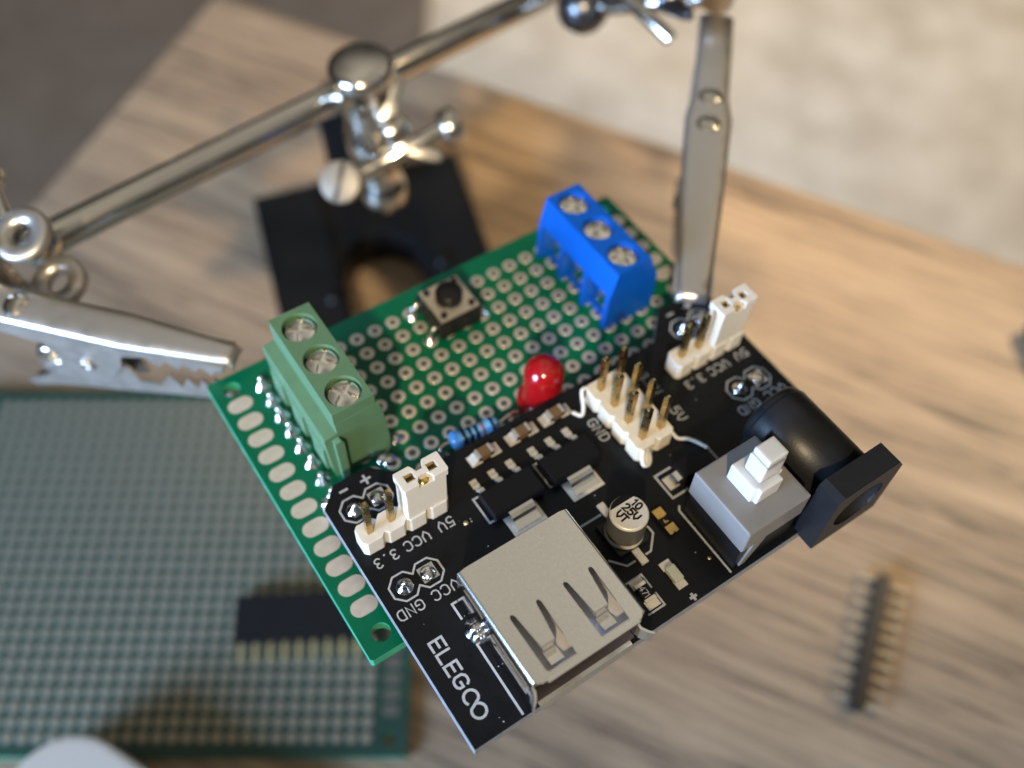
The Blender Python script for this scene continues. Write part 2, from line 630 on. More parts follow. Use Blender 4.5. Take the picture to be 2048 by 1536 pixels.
def text(b, s, x, y, h, dirv, upv, z, w, gap=.26, sx=1.0):
    """draw the string starting at (x,y) (base line), letters of height h, along dirv with tops toward upv"""
    dx, dy = dirv
    ux, uy = upv
    pen = 0.0
    k = 0
    for ch in s:
        wd, strokes = G[ch]
        for st in strokes:
            pts = [(x + dx * (pen + p[0] * sx) * h + ux * p[1] * h, y + dy * (pen + p[0] * sx) * h + uy * p[1] * h) for p in st]
            k += 1
            b.ribbon(pts, w, z + 0.004 * (k % 3))
        pen += wd * sx + gap
    return pen * h


# ------------------------------------------------------------------ the held perfboard (frame u, v, h; local x=u, y=-v, z=h)
BR = Matrix(((0.83124606, -0.55517122, 0.02854641),
             (0.55026474, 0.82902333, 0.0996446),
             (-0.07898545, -0.0671211, 0.99461352)))
BM = Matrix.Translation(Vector((-12.20656511, 28.15655078, 74.29351691)) * MM) @ BR.to_4x4()


def F():
    return MB(True)


board = empty("perfboard", "green four by six centimetre perfboard held in two metal clips with terminals button and LED", "circuit board", mw=BM)
hu = lambda c: 5.87 + 2.54 * c
hv = lambda r: 3.49 + 2.54 * r
mh = [(2.35, 2.1), (2.35, 38.0), (57.75, 2.1), (57.75, 38.0)]
b = F()
b.mi(M_mask)
b.prism([(0.25, 0.0), (59.95, 0.0), (60.2, 0.25), (60.2, 39.95), (59.95, 40.2), (0.25, 40.2), (0, 39.95), (0, 0.25)], -1.6, 0,
        holes=[circ(x, y, 1.05, 24) for x, y in mh], sidemat=M_maskedge)
b.obj("substrate", M_mask, board)


def ring_mesh(b, x, y, m_ring, m_hole, ro=0.86, ri=0.44, z=0.03, zi=0.034):
    b.mi(m_ring)
    n = 18
    A = [b._v((px, py, z)) for px, py in circ(x, y, ri, n)]
    B = [b._v((px, py, z)) for px, py in circ(x, y, ro, n)]
    D = [b._v((px, py, 0.002)) for px, py in circ(x, y, ro + 0.03, n)]
    for k in range(n):
        j = (k + 1) % n
        b.face((A[k], A[j], B[j], B[k]))
        b.face((B[k], B[j], D[j], D[k]))
    b.mi(m_hole)
    E_ = [b._v((px, py, 0.012)) for px, py in circ(x, y, ri, n)]
    for k in range(n):
        j = (k + 1) % n
        b.face((A[k], A[j], E_[j], E_[k]))
    b.face(E_)


cells = []
for c in range(20):
    for r in range(14):
        u, v = hu(c), hv(r)
        if c == 0 and r < 8:
            continue
        cells.append((c, r, u, v))
in_view = []
rest = []
for c, r, u, v in cells:
    hid = (v > 24.5) or (8.4 < u < 17 and 2 < v < 19) or (26.5 < u < 33.5 and 4 < v < 9) or (46 < u < 53 and 3.5 < v < 19.5) or \
          (v > 21.2 and (u < 13 or u > 47))
    (rest if hid else in_view).append((c, r, u, v))
in_view.sort(key=lambda q: -q[3])
rest += in_view[100:]
ring_b = F()
ring_mesh(ring_b, 0, 0, M_tin, M_hole)
first = None
for c, r, u, v in in_view[:100]:
    if first is None:
        first = ring_b.obj("ring_pad", M_tin, board)
        first.location = Vector((u, -v, 0)) * MM
    else:
        o = first.copy()
        C.objects.link(o)
        o.parent = board
        o.location = Vector((u, -v, 0)) * MM
b = F()
for c, r, u, v in rest:
    ring_mesh(b, u, v, M_tin, M_hole)
o = b.obj("ring_pad", M_tin, board)
tag(o, kind='stuff')

# long edge pads, twelve at either end
for side, uc in ((0, 2.3), (1, 58.05)):
    for k in range(12):
        v = 4.64 + 2.722 * k
        b = F()
        if side == 0:
            b.prism(stadium(uc, v, 3.05, 1.95), 0.0, 0.035)
        else:
            b.prism(stadium(uc, v, 3.05, 1.95), 0.0, 0.035)
        b.obj("edge_pad", M_tin, board)

# solder joints down the left column
for r in range(9):
    b = F()
    u, v = hu(0) - 0.1 + random.uniform(-.05, .05), hv(r)
    k = random.uniform(0.9, 1.1)
    b.lathe([(0, 1.75 * k), (0.22, 1.7 * k), (0.36, 1.45 * k), (0.44, 1.0), (0.68, 0.6), (0.95, 0.25), (1.08, 0.0)], (u, v, 0),
            (random.uniform(-.14, .06), random.uniform(-.12, .12), 1), 20)
    b.obj("solder_joint", M_solder, board)
for (u, v) in ((57.0, 21.2), (hu(4) - 2.7, 20.6), (15.3, 18.6), (12.8, 20.0)):
    b = F()
    b.lathe([(0, 0.55), (0.3, 0.5), (0.7, 0.2), (0.88, 0)], (u, v, 0), (0, 0, 1), 20)
    b.obj("solder_joint", M_solder, board)


def cross_screw(b, u, v, h, r, ang, bl=0.30):
    """domed screw head with a cross recess, top at h"""
    n = 96

    def hh(x, y):
        rr = math.hypot(x, y) / r
        base = h - 0.28 * rr * rr - (0.25 if rr > 0.93 else 0)
        xr = x * math.cos(ang) + y * math.sin(ang)
        yr = -x * math.sin(ang) + y * math.cos(ang)
        inside = (abs(xr) < bl * (1.1 - .35 * rr) and abs(yr) < 0.80 * r) or (abs(yr) < bl * (1.1 - .35 * rr) and abs(xr) < 0.80 * r)
        if abs(yr) < 0.12 and rr > 0.74 or abs(xr) < 0.10 and rr > 0.74:
            inside = True
        return base - (0.55 * (1 - 0.45 * rr) if inside else 0)
    rs = [r * k / 26 for k in range(27)]
    rings = []
    for q in rs:
        if q == 0:
            rings.append([b._v((u, v, hh(0, 0)))])
        else:
            rings.append([b._v((u + q * math.cos(2 * math.pi * k / n), v + q * math.sin(2 * math.pi * k / n),
                                hh(q * math.cos(2 * math.pi * k / n), q * math.sin(2 * math.pi * k / n)))) for k in range(n)])
    rings.append([b._v((u + r * math.cos(2 * math.pi * k / n), v + r * math.sin(2 * math.pi * k / n), h - 2.5)) for k in range(n)])
    for a, c in zip(rings, rings[1:]):
        for k in range(n):
            j = (k + 1) % n
            f = b.face((a[0], c[k], c[j])) if len(a) == 1 else b.face((a[k], a[j], c[j], c[k]))


# ---- green terminal block
gt = F()
prof = [(7.3, 0), (7.1, 1.2), (6.7, 7.6), (6.75, 8.2), (8.25, 8.45), (8.15, 11.75), (8.35, 11.95), (13.0, 11.95), (13.2, 11.8), (13.9, 8.4), (14.35, 3.0), (14.4, 0)]
top_z = 11.95
# body with wells: extrude the profile along v in three cells, top plate with round holes
v0, v1 = 4.45, 19.4
gt.prism([(p[0], p[1]) for p in prof[:5]] + [(8.2, 10.2), (13.5, 10.2)] + prof[9:], v0, v1, axis='y', bev=0.08)
gt.prism([(8.16, v0 + .03), (13.12, v0 + .03), (13.12, v1 - .03), (8.16, v1 - .03)], 10.15, top_z, holes=[circ(10.62, vv, 1.98, 36) for vv in (7.15, 12.25, 17.2)])
term = gt.obj("terminal_block", M_greent, board)
tag(term, "green three way terminal block")
for i, vv in enumerate((7.15, 12.25, 17.2)):
    b = F()
    cross_screw(b, 10.62, vv, 11.7, 1.82, 0.5 + i * 0.22)
    b.obj("screw", M_screw, term)
for vv in (7.1, 12.1, 17.1):
    b = F()
    b.prism([(6.62, 1.2), (6.58, 5.2), (6.95, 5.4), (7.3, 1.0)], vv - 1.5, vv + 1.5, axis='y', bev=0.05)
    b.obj("wire_gate", M_greent, term)
b = F()
b.prism([(7.75, 0.1), (7.55, 7.7), (8.35, 7.9), (8.7, 7.2), (8.75, 0.1)], v1 + 0.02, v1 + 0.75, axis='y', bev=0.12)
b.obj("dovetail_rib", M_greent, term)

# ---- blue terminal block with three wire openings facing left
bt = F()
q0, q1 = 3.75, 18.85
pf = [(45.6, 6.0), (46.5, 9.85), (46.7, 10.0), (51.1, 10.0), (51.35, 9.85), (52.95, 6.3), (53.0, 0.0), (49.6, 0.0), (49.6, 6.0)]
pf_top = [(45.6, 6.0), (46.2, 8.6), (51.95, 8.6), (52.95, 6.3), (53.0, 0.0), (49.6, 0.0), (49.6, 6.0)]
bt.prism(pf_top, q0, q1, axis='y', bev=0.06)
bt.prism([(46.42, q0 + .02), (51.42, q0 + .02), (51.42, q1 - .02), (46.42, q1 - .02)], 8.55, 10.0,
         holes=[circ(48.95, vv, 1.95, 36) for vv in (6.25, 11.3, 16.35)])
bt.prism([(46.2, 8.55), (46.5, 9.85), (46.65, 9.98), (46.9, 9.98), (46.9, 8.55)], q0 + .005, q1 - .005, axis='y')
bt.prism([(51.95, 8.55), (51.4, 9.85), (51.25, 9.98), (50.95, 9.98), (50.95, 8.55)][::-1], q0 + .005, q1 - .005, axis='y')
# walls between the openings and the sill
for a_, b_ in ((q0, q0 + 0.85), (8.4, 9.25), (13.45, 14.3), (q1 - 0.85, q1)):
    bt.prism([(45.5, 0), (45.58, 6.1), (49.7, 6.1), (49.7, 0)], a_ + .001, b_ - .001, axis='y')
bt.prism([(46.6, 0), (46.6, 0.7), (49.7, 0.7), (49.7, 0)], q0 + .01, q1 - .01, axis='y')
blk = bt.obj("terminal_block", M_bluet, board)
tag(blk, "bright blue three way terminal block")
for i, vv in enumerate((6.25, 11.3, 16.35)):
    b = F()
    cross_screw(b, 48.95, vv, 9.85, 1.85, 0.15 + i * 0.8)
    b.obj("screw", M_screw, blk)
    b = F()
    b.box(46.9, 49.4, vv - 1.7, vv + 1.75, 1.2, 5.4, 0.15)
    b.obj("wire_clamp", M_screw, blk)

# ---- push button
b = F()
b.mi(M_blackplastic).box(27.2, 33.2, 3.5, 9.5, 0.3, 3.3, 0.12)
tb_ = b.obj("push_button", M_blackplastic, board)
b = F()
b.prism([(27.45, 3.75), (32.95, 3.75), (32.95, 9.3), (27.45, 9.3)], 3.3, 3.62, bev=0.1)
b.obj("cover_plate", mat("button_plate", (0.50, 0.47, 0.40), 0.42, 0.6), tb_)
b = F()
b.lathe([(0, 5.15), (1.45, 5.15), (1.62, 5.0), (1.7, 4.8), (1.7, 3.62)], (30.2, 6.5, 0), (0, 0, 1), 32)
b.obj("plunger", M_blackplastic, tb_)
for (u, v) in ((28.2, 4.45), (32.2, 4.45), (28.2, 8.6), (32.2, 8.6)):
    b = F()
    b.cyl((u, v, 3.5), (u, v, 3.95), 0.42, 16, cham=0.1)
    b.obj("corner_stud", M_blackplastic, tb_)
for (u, v, s) in ((26.25, 3.9, -1), (26.25, 8.3, -1), (34.0, 3.9, 1), (34.0, 8.3, 1)):
    b = F()
    e = 27.15 if s < 0 else 33.25
    b.tube([(e, v, 1.7), (e + s * .35, v, 1.6), (u, v, 0.9), (u, v, 0.0)], 0.32, 8)
    b.lathe([(0, 0.7), (0.35, 0.6), (0.6, 0.2), (0.8, 0)], (u, v, 0), (0, 0, 1), 14)
    b.obj("leg", M_solder, tb_)

# ---- red LED
b = F()
lu, lv = 32.45, 23.55
pr = [(0, 0.3), (2.75, 0.3), (2.9, 0.45), (2.9, 1.25), (2.78, 1.4), (2.42, 1.42), (2.40, 1.6), (2.36, 6.0)]
for k in range(1, 11):
    a = k / 10 * math.pi / 2
    pr.append((2.36 * math.cos(a), 6.0 + 2.36 * math.sin(a)))
b.lathe(pr, (lu, lv, 0), (0.02, 0.0, 1), 48)
led = b.obj("led_lamp", M_led, board)
for du in (-1.27, 1.27):
    b = F()
    b.cyl((lu + du, lv, -1.5), (lu + du, lv, 0.29), 0.25, 10)
    b.obj("leg", M_wire, led)

# ---- blue resistor
b = F()
b.mi(M_resb)
ax0, ax1 = (19.85, 23.35, 1.75), (25.95, 24.25, 1.75)
L_ = (Vector(ax1) - Vector(ax0)).length
b.lathe([(0, 0), (0.5, 0.02), (0.95, 0.2), (1.15, 0.55), (1.15, 1.3), (1.0, 1.7), (0.95, 2.2), (0.95, L_ - 2.2), (1.0, L_ - 1.7), (1.15, L_ - 1.3), (1.15, L_ - .55),
         (0.95, L_ - .2), (0.5, L_ - .02), (0, L_)], ax0, Vector(ax1) - Vector(ax0), 28)
res = b.obj("resistor", M_resb, board)
D_ = (Vector(ax1) - Vector(ax0)).normalized()
for t, w, rr, mm_ in ((1.35, .5, 1.12, M_bandb), (2.25, .42, .98, M_bandb), (3.0, .42, .98, M_bandb), (3.85, .4, .98, M_bandbr), (5.0, .38, 1.18, M_bandb)):
    b = F()
    p = Vector(ax0) + D_ * t
    b.lathe([(0.9, 0), (rr, 0.0), (rr, w), (0.9, w)], p, D_, 28)
    b.obj("colour_band", mm_, res)
b = F()
b.tube([(18.5, 23.7, 0.0), (18.5, 23.6, 1.2), (18.8, 23.3, 1.7), (19.9, 23.35, 1.75)], 0.28, 8)
b.lathe([(0, 0.7), (0.35, 0.6), (0.6, 0.2), (0.85, 0)], (18.5, 23.7, 0), (0, 0, 1), 14)
b.obj("lead", M_wire, res)
b = F()
b.tube([(25.9, 24.25, 1.75), (27.6, 24.0, 1.9), (28.8, 23.9, 1.4), (29.2, 23.85, 0.2), (29.2, 23.85, 0.0)], 0.3, 8)
b.obj("lead", M_wire, res)

# ------------------------------------------------------------------ the black power supply module, plugged above the perfboard
H = 4.4
mod = empty("power_supply_module", "black power supply board with white lettering, USB socket, barrel jack and grey switch", "circuit board",
            mw=BM @ Matrix.Translation(Vector((0, 0, 2.8)) * MM))
mod['_off'] = [0, 0, 2.8 * MM]
b = F()
b.mi(M_black)
out = [(3.45, 24.7), (5.6, 22.55), (9.8, 22.5), (13.35, 26.05), (47.05, 26.05), (50.6, 22.5), (54.8, 22.55), (56.95, 24.7), (56.95, 54.25), (3.45, 54.25)]
b.prism(out, 2.8, H, sidemat=M_blackedge)
b.obj("substrate", M_black, mod)
Z1 = H + 0.03

# silkscreen: every marking is a piece of its own
def mark(name, fn):
    b_ = F()
    fn(b_)
    return b_.obj(name, M_silk, mod)


def letters(t_, *a_, **k_):
    x0_, y0_, h_, dv_, up_, z_, w_ = a_
    words = t_.split(' ')
    pen_ = 0.0
    gap_ = k_.get('gap', .26)
    for wd_ in words:
        if wd_:
            mark("lettering", lambda q: text(q, wd_, x0_ + dv_[0] * pen_, y0_ + dv_[1] * pen_, h_, dv_, up_, z_, w_, **k_))
        pen_ += sum(G[c_][0] * k_.get('sx', 1.0) + gap_ for c_ in wd_) * h_ + (.4 + gap_) * h_


def line(pts_, w_, z_, **k_):
    mark("outline_mark", lambda q: q.ribbon(pts_, w_, z_, **k_))




def pair_outline(u, v):
    pts = [(-1.5, -.62), (-.62, -1.5), (.62, -1.5), (1.37, -.72), (2.1, -1.5), (3.45, -1.5), (4.28, -.65), (4.28, .65), (3.45, 1.5), (2.1, 1.5), (1.37, .72), (.62, 1.5), (-.62, 1.5), (-1.5, .62)]
    line([(u + p[0], v + p[1]) for p in pts], 0.20, Z1, closed=True)


for u0 in (6.2, 51.35):
    for v0 in (26.35, 36.75):
        pair_outline(u0, v0)
    letters("-", u0 + .42, 23.0, 1.5, (-1, 0), (0, 1), Z1, .28)
    letters("+", u0 + 3.2, 22.95, 1.7, (-1, 0), (0, 1), Z1, .26)
    u1 = 6.2 if u0 < 20 else 47.6
    letters("5V", u1 + 8.05, 32.5, 1.1, (-1, 0), (0, 1), Z1, .155, gap=.34)
    letters("VCC", u1 + 5.05, 32.55, 1.1, (-1, 0), (0, 1), Z1, .155, gap=.32)
    letters("3.3", u1 + 1.2, 32.6, 1.1, (-1, 0), (0, 1), Z1, .155, gap=.5)
    letters("VCC GND", u0 + 4.7, 38.75, 1.1, (-1, 0), (0, 1), Z1, .155, gap=.33)
letters("GND", 33.45, 30.9, 1.15, (0, 1), (1, 0), Z1, .165, gap=.34)
letters("5V", 42.5, 34.7, 1.15, (0, 1), (1, 0), Z1, .165, gap=.34)
letters("3.3V", 42.4, 29.0, 1.1, (0, 1), (1, 0), Z1, .165, gap=.3)
letters("+", 29.9, 53.2, 1.0, (1, 0), (0, 1), Z1, .3)
# bold maker's lettering
letters("ELEG", 5.10, 43.25, 1.42, (0, 1), (1, 0), Z1, .26, gap=.30, sx=1.16)
def arc(cx, cy, r, a0, a1, n):
    # x = u, y = v ; angle measured from +u toward +v
    return [(cx + r * math.cos(math.radians(a0 + (a1 - a0) * k / n)), cy + r * math.sin(math.radians(a0 + (a1 - a0) * k / n))) for k in range(n + 1)]


r_ = 0.72
lp = arc(5.78, 49.92, r_, 149, 400, 20) + arc(5.75, 51.40, r_, 218, -68, 20)
mark("lettering", lambda q: q.ribbon(lp, .27, Z1 + .002))
# outlines of parts
line([(9.07, 45.9), (9.03, 53.9)], .24, Z1)
line([(9.7, 41.0), (9.2, 41.0), (9.2, 42.8)], .24, Z1)
line([(17.95, 32.2), (17.35, 32.2), (17.35, 35.5), (18.0, 35.5)], .22, Z1)
line([(25.8, 32.2), (25.2, 32.2), (25.2, 35.45), (25.9, 35.45)], .22, Z1)
line([(23.6, 41.1), (27.75, 41.1)], .22, Z1)
line([(30.2, 43.9), (31.2, 45.0), (31.2, 45.85), (29.7, 47.35), (29.1, 47.35)], .22, Z1)
line([(27.6, 47.35), (26.6, 47.35), (25.35, 45.85)], .22, Z1)
line([(37.7, 40.6), (35.6, 40.6), (35.6, 43.75), (37.7, 43.75)], .26, Z1)
line([(35.55, 44.9), (35.22, 45.3), (35.22, 53.7)], .22, Z1)
line([(42.6, 40.4), (42.95, 40.6), (42.95, 44.5)], .22, Z1)
line([(25.3, 48.87), (27.22, 48.87), (27.22, 50.5)], .22, Z1)
line([(27.22, 51.3), (27.22, 52.75), (25.2, 52.75)], .22, Z1)

# solder pads of the rail pins
for u0 in (6.22, 51.4):
    for v0 in (26.35, 36.75):
        b = F()
        b.lathe([(0, 1.15), (0.18, 1.1), (0.30, 0.85), (0.5, 0.5), (0.8, 0.22), (0.97, 0.04), (0.98, 0)], (u0, v0, H), (random.uniform(-.1, .1), random.uniform(-.1, .1), 1), 24)
        b.obj("solder_joint", M_solder, mod)
        b = F()
        b.box(u0 + 1.85, u0 + 3.65, v0 - .9, v0 + .9, H, H + .05)
        b.lathe([(0, 0.62), (0.25, 0.6), (0.55, 0.38), (0.85, 0.12), (0.88, 0.04)], (u0 + 2.75, v0, H), (0.15, -0.1, 1), 4 * 6)
        b.obj("solder_joint", M_solder, mod)
b = F()
b.cyl((15.25, 34.1, H), (15.25, 34.1, H + .04), 0.27, 14)
b.cyl((34.36, 51.3, H), (34.36, 51.3, H + .04), 0.22, 6)
b.obj("test_point", mat("pale_gold", (0.62, 0.52, 0.28), 0.4, 0.8), mod)
# solder bead peeping out at the left, below the module
b = F()
b.lathe([(0, 2.3), (0.5, 2.2), (0.8, 1.2), (0.95, 0)], (4.6, 22.6, 0.1), (-.1, .05, 1), 20)
o = b.obj("solder_joint", M_solder, board)

# rail headers below the module
for u0 in (4.95, 50.1):
    for v0 in (25.1, 35.5):
        b = F()
        b.box(u0, u0 + 5.08, v0, v0 + 2.5, 0.25, 2.78, 0.15)
        b.obj("pin_socket", M_blackplastic, mod)


def header_outline(u0, v0, nu, nv, p=2.54, c=0.42):
    """outline of a pin strip with notches between the pins"""
    L, W = nu * p, nv * p
    pts = []
    for k in range(nu):
        pts += [(u0 + k * p + c, v0), (u0 + (k + 1) * p - c, v0)]
        if k < nu - 1:
            pts += [(u0 + (k + 1) * p, v0 + c)]
    for k in range(nv):
        pts += [(u0 + L, v0 + k * p + c), (u0 + L, v0 + (k + 1) * p - c)]
        if k < nv - 1:
            pts += [(u0 + L - c, v0 + (k + 1) * p)]
    for k in range(nu - 1, -1, -1):
        pts += [(u0 + (k + 1) * p - c, v0 + W), (u0 + k * p + c, v0 + W)]
        if k > 0:
            pts += [(u0 + k * p, v0 + W - c)]
    for k in range(nv - 1, -1, -1):
        pts += [(u0, v0 + (k + 1) * p - c), (u0, v0 + k * p + c)]
        if k > 0:
            pts += [(u0 + c, v0 + k * p)]
    return pts


def pin(par, u, v, z0, z1, s=0.33):
    b = F()
    t = 0.34
    a = [(u - s, v - s), (u + s, v - s), (u + s, v + s), (u - s, v + s)]
    r0 = [b._v((*p, z0)) for p in a]
    r1 = [b._v((*p, z1 - t)) for p in a]
    r2 = [b._v((u + (p[0] - u) * .45, v + (p[1] - v) * .45, z1)) for p in a]
    for x, y in ((r0, r1), (r1, r2)):
        for k in range(4):
            b.face((x[k], x[(k + 1) % 4], y[(k + 1) % 4], y[k]))
    b.face(r2)
    b.face(r0[::-1])
    return b.obj("pin", M_gold, par)


HP = 6.95
caps = []
for u0, lab in ((4.53, "left"), (45.75, "right")):
    b = F()
    b.prism(header_outline(u0, 29.35, 4, 1), H + .02, HP, bev=0.09)
    hd = b.obj("pin_header", M_white, mod)
    for k in range(4):
        pin(hd, u0 + 1.27 + 2.54 * k, 30.62, HP - .2, 13.0 if k < 2 else 11.6)
    caps.append(u0)
b = F()
b.prism(header_outline(34.95, 28.0, 2, 4), H + .02, HP, bev=0.10)
hd = b.obj("pin_header", M_cream, mod)
for i, u in enumerate((36.3, 38.85)):
    for k in range(4):
        pin(hd, u, 29.27 + 2.54 * k, HP - .2, 13.0)
b = F()
b.tube([(35.2, 28.15, 6.7), (34.5, 28.2, 6.6), (34.0, 29.4, 5.2), (33.4, 29.9, 4.7), (32.8, 29.0, 4.7)], 0.24, 8)
b.obj("plastic_flash", M_white, hd)
b = F()
b.tube([(39.9, 37.8, 6.2), (40.5, 38.4, 5.2), (41.5, 38.9, 4.9), (42.2, 39.8, 4.8), (42.8, 41.0, 4.7)], 0.22, 8)
b.obj("plastic_flash", M_white, hd)
b = F()
b.tube([(35.6, 38.0, 6.7), (35.3, 38.5, 5.8), (35.2, 39.0, 5.2), (35.8, 39.1, 5.0), (36.2, 38.5, 5.6), (36.0, 38.1, 6.4)], 0.34, 8)
b.tube([(36.0, 38.1, 6.2), (35.6, 38.7, 5.4), (35.8, 39.1, 4.9)], 0.42, 8)
b.obj("plastic_flash", M_white, hd)


# ---- dust specks lying on the black board
b = F()
dr = random.Random(11)
for k in range(46):
    u, v = dr.uniform(5, 56), dr.uniform(27, 54)
    r0 = dr.uniform(.035, .085)
    b.lathe([(0, r0 * .6), (r0, r0 * .2), (r0 * .9, 0)], (u, v, H + .045), (0, 0, 1), 6)
o = b.obj("dust", mat("pale_dust", (0.35, 0.34, 0.31), 0.9), None, BM)
tag(o, "fine pale dust specks scattered over the black power supply board", "dust", kind="stuff")


# ---- jumper caps
def jumper(u0, label, grp):
    c = u0 + 2.54 * 3
    root = empty("jumper_cap", label, "jumper", mw=BM @ Matrix.Translation(Vector((c, -30.62, HP)) * MM), group=grp)
    root['_off'] = [c * MM, -30.62 * MM, HP * MM]
    b = F()
    z0, z1 = HP + .02, 12.15
    hl = [[(c - 1.27 - .5, 30.15), (c - 1.27 + .5, 30.15), (c - 1.27 + .5, 31.1), (c - 1.27 - .5, 31.1)],
          [(c + 1.27 - .5, 30.15), (c + 1.27 + .5, 30.15), (c + 1.27 + .5, 31.1), (c + 1.27 - .5, 31.1)]]
    body = [(c - 2.3, 29.55), (c + 2.3, 29.55), (c + 2.42, 29.7), (c + 2.42, 31.55), (c + 2.3, 31.7),  (c - 2.3, 31.7), (c - 2.42, 31.55), (c - 2.42, 29.7)]
    b.prism(body, z0, z1, bev=0.10)
    bd = b.obj("body", M_white, root)
    b = F()
    # collar: two hooked halves with a slot between
    b.prism([(c - 2.48, 29.45), (c - .75, 29.45), (c - .55, 29.75), (c - .35, 30.35), (c + .35, 30.35), (c + .55, 29.75), (c + .75, 29.45), (c + 2.48, 29.45),
             (c + 2.56, 29.6), (c + 2.56, 31.7), (c + 2.44, 31.85), (c + .85, 31.85), (c + .8, 31.45), (c + .45, 30.98), (c - .45, 30.98), (c - .8, 31.45), (c - .85, 31.85), (c - 2.44, 31.85), (c - 2.56, 31.7), (c - 2.56, 29.6)],
            z1, 13.2, holes=hl)
    b.obj("collar", M_white, root)
    b = F()
    for s in (-1, 1):
        b.box(c + s * 1.27 - .42, c + s * 1.27 + .42, 30.2, 30.45, z1, 13.0)
        b.box(c + s * 1.27 - .42, c + s * 1.27 + .42, 30.8, 31.05, z1, 12.9)
    b.obj("contact", M_gold, root)
    b = F()
    b.lathe([(0, 0), (0.62, 0.0), (0.62, .05), (0, .05)], (c, 31.0, z1 + .02), (0, 0, 1), 18)
    b.obj("contact", M_gold, root)
    return root


jumper(caps[0], "white jumper cap on the pins beside the left edge of the black board", "white jumper caps")
jumper(caps[1], "white jumper cap on the pins behind the barrel jack", "white jumper caps")

# ---- USB socket
U0, U1, V0, V1 = 9.85, 22.75, 41.0, 54.15
ZT = 11.2
usb = F()
holes = []
tongues = []
for off in (0, 6.08):
    holes.append([(11.58 + off, 47.65), (11.66 + off, 47.40), (11.84 + off, 47.28), (12.02 + off, 47.38), (12.12 + off, 47.65),
                  (12.50 + off, 51.3), (14.02 + off, 51.3), (14.48 + off, 47.75), (14.58 + off, 47.45), (14.76 + off, 47.35), (14.94 + off, 47.45), (15.02 + off, 47.72),
                  (14.88 + off, 53.6), (14.75 + off, 53.75), (11.75 + off, 53.75), (11.62 + off, 53.6)])
usb.prism([(U0 + .35, V0 + .05), (U0 + .9, V0 - .05), (U1 - .9, V0 - .05), (U1 - .35, V0 + .05), (U1 - .3, V1 - .5), (U1 - .8, V1), (U0 + .8, V1), (U0 + .3, V1 - .5)], ZT - .3, ZT, holes=holes, bev=0)
# side walls with rounded shoulders
walls = []
for s_, ue in ((-1, U0), (1, U1)):
    i = -s_
    pr_ = [(ue + i * .36, ZT - .001), (ue + i * .18, ZT - .06), (ue + i * .05, ZT - .2), (ue, ZT - .42), (ue + i * .02, ZT - .62), (ue + i * .28, ZT - .62), (ue + i * .28, ZT - .45), (ue + i * .36, ZT - .3)]
    usb.prism(pr_, V0 + .05, V1 - .45, axis='y')
    q = F()
    q.box(min(ue, ue + i * .26), max(ue, ue + i * .26), V0 + .06, V1 - .46, 4.6, ZT - .63)
    # pressed ribs along the wall
    for va, vb, zr in ((42.0, 45.6, 9.6), (46.9, 53.3, 8.9), (47.6, 53.2, 7.4)):
        q.prism([(va, zr), (va + .35, zr + .22), (vb - .35, zr + .12), (vb, zr - .12), (vb - .35, zr - .3), (va + .35, zr - .22)], ue - .10 if s_ < 0 else ue + .001, ue - .001 if s_ < 0 else ue + .10, axis='x')
    walls.append(q)
usb.box(U0 + .3, U1 - .3, V0, V0 + .28, 4.6, ZT - .31)   # back
usb_o = usb.obj("usb_socket", M_nickel, mod)
M_polish = mat("polished_nickel", (0.66, 0.64, 0.62), 0.11, 1.0, bump=0.10, bscale=9)
for q in walls:
    q.obj("side_wall", M_polish, usb_o)
b = F()
b.box(U0 + .3, U1 - .3, V0 + .3, V1 - .3, 4.5, 4.75)
b.obj("floor_plate", mat("shaded_nickel", (0.26, 0.22, 0.20), 0.35, 1.0), usb_o)  # darker copy of the nickel, cavity shade put into its colour
for off in (0, 6.08):
    b = F()
    u = 13.27 + off
    # drooping spring end of the tongue
    b.prism([(51.28, ZT - .03), (51.45, ZT - .12), (51.58, ZT - .5), (51.62, ZT - 1.1), (51.85, ZT - 1.2), (52.3, ZT - 1.08), (52.8, ZT - .95), (53.0, ZT - 1.0), (52.98, ZT - 1.15), (52.35, ZT - 1.33), (51.7, ZT - 1.42), (51.42, ZT - 1.2), (51.3, ZT - .4)],
            u - .72, u + .72, axis='x')
    b.obj("spring_tongue", M_nickel, usb_o)
    b = F()
    b.box(u - .45, u + .35, 48.2, 51.0, ZT - .02, ZT + .045, .04)
    b.obj("pressed_rib", M_nickel, usb_o)
for u in (13.4, 19.35):
    b = F()
    b.box(u - .8, u + .8, 41.5, 42.2, ZT - .05, ZT + .06, .05)
    b.obj("pressed_rib", M_nickel, usb_o)
b = F()   # flared front lips
b.prism([(V1 - .02, ZT), (V1 + .25, ZT + .02), (V1 + .28, ZT - .14), (V1 + .22, ZT - .25), (V1 - .02, ZT - .29)], U0 + 1.35, U1 - 1.1, axis='x')
b.obj("front_lip", M_nickel, usb_o)
b = F()
b.prism([(V1 - .3, 4.74), (V1 + .15, 4.7), (V1 + .42, 4.5), (V1 + .5, 4.25), (V1 + .4, 4.15), (V1 + .25, 4.38), (V1 + .1, 4.5), (V1 - .3, 4.52)], U0 + .9, U1 - .9, axis='x')
b.obj("front_lip", M_nickel, usb_o)
for s, ue in ((-1, U0), (1, U1)):
    b = F()
    pl = [(ue, V1 - .47), (ue + s * .0, V1 - .1), (ue + s * .35, V1 + .5), (ue + s * .75, V1 + .95), (ue + s * .6, V1 + 1.08), (ue + s * .12, V1 + .6), (ue - s * .26, V1 - .05), (ue - s * .27, V1 - .47)]
    b.prism(pl, 5.6 if s < 0 else 5.2, 9.9 if s < 0 else 7.4)
    b.obj("front_lip", M_nickel, usb_o)
b = F()
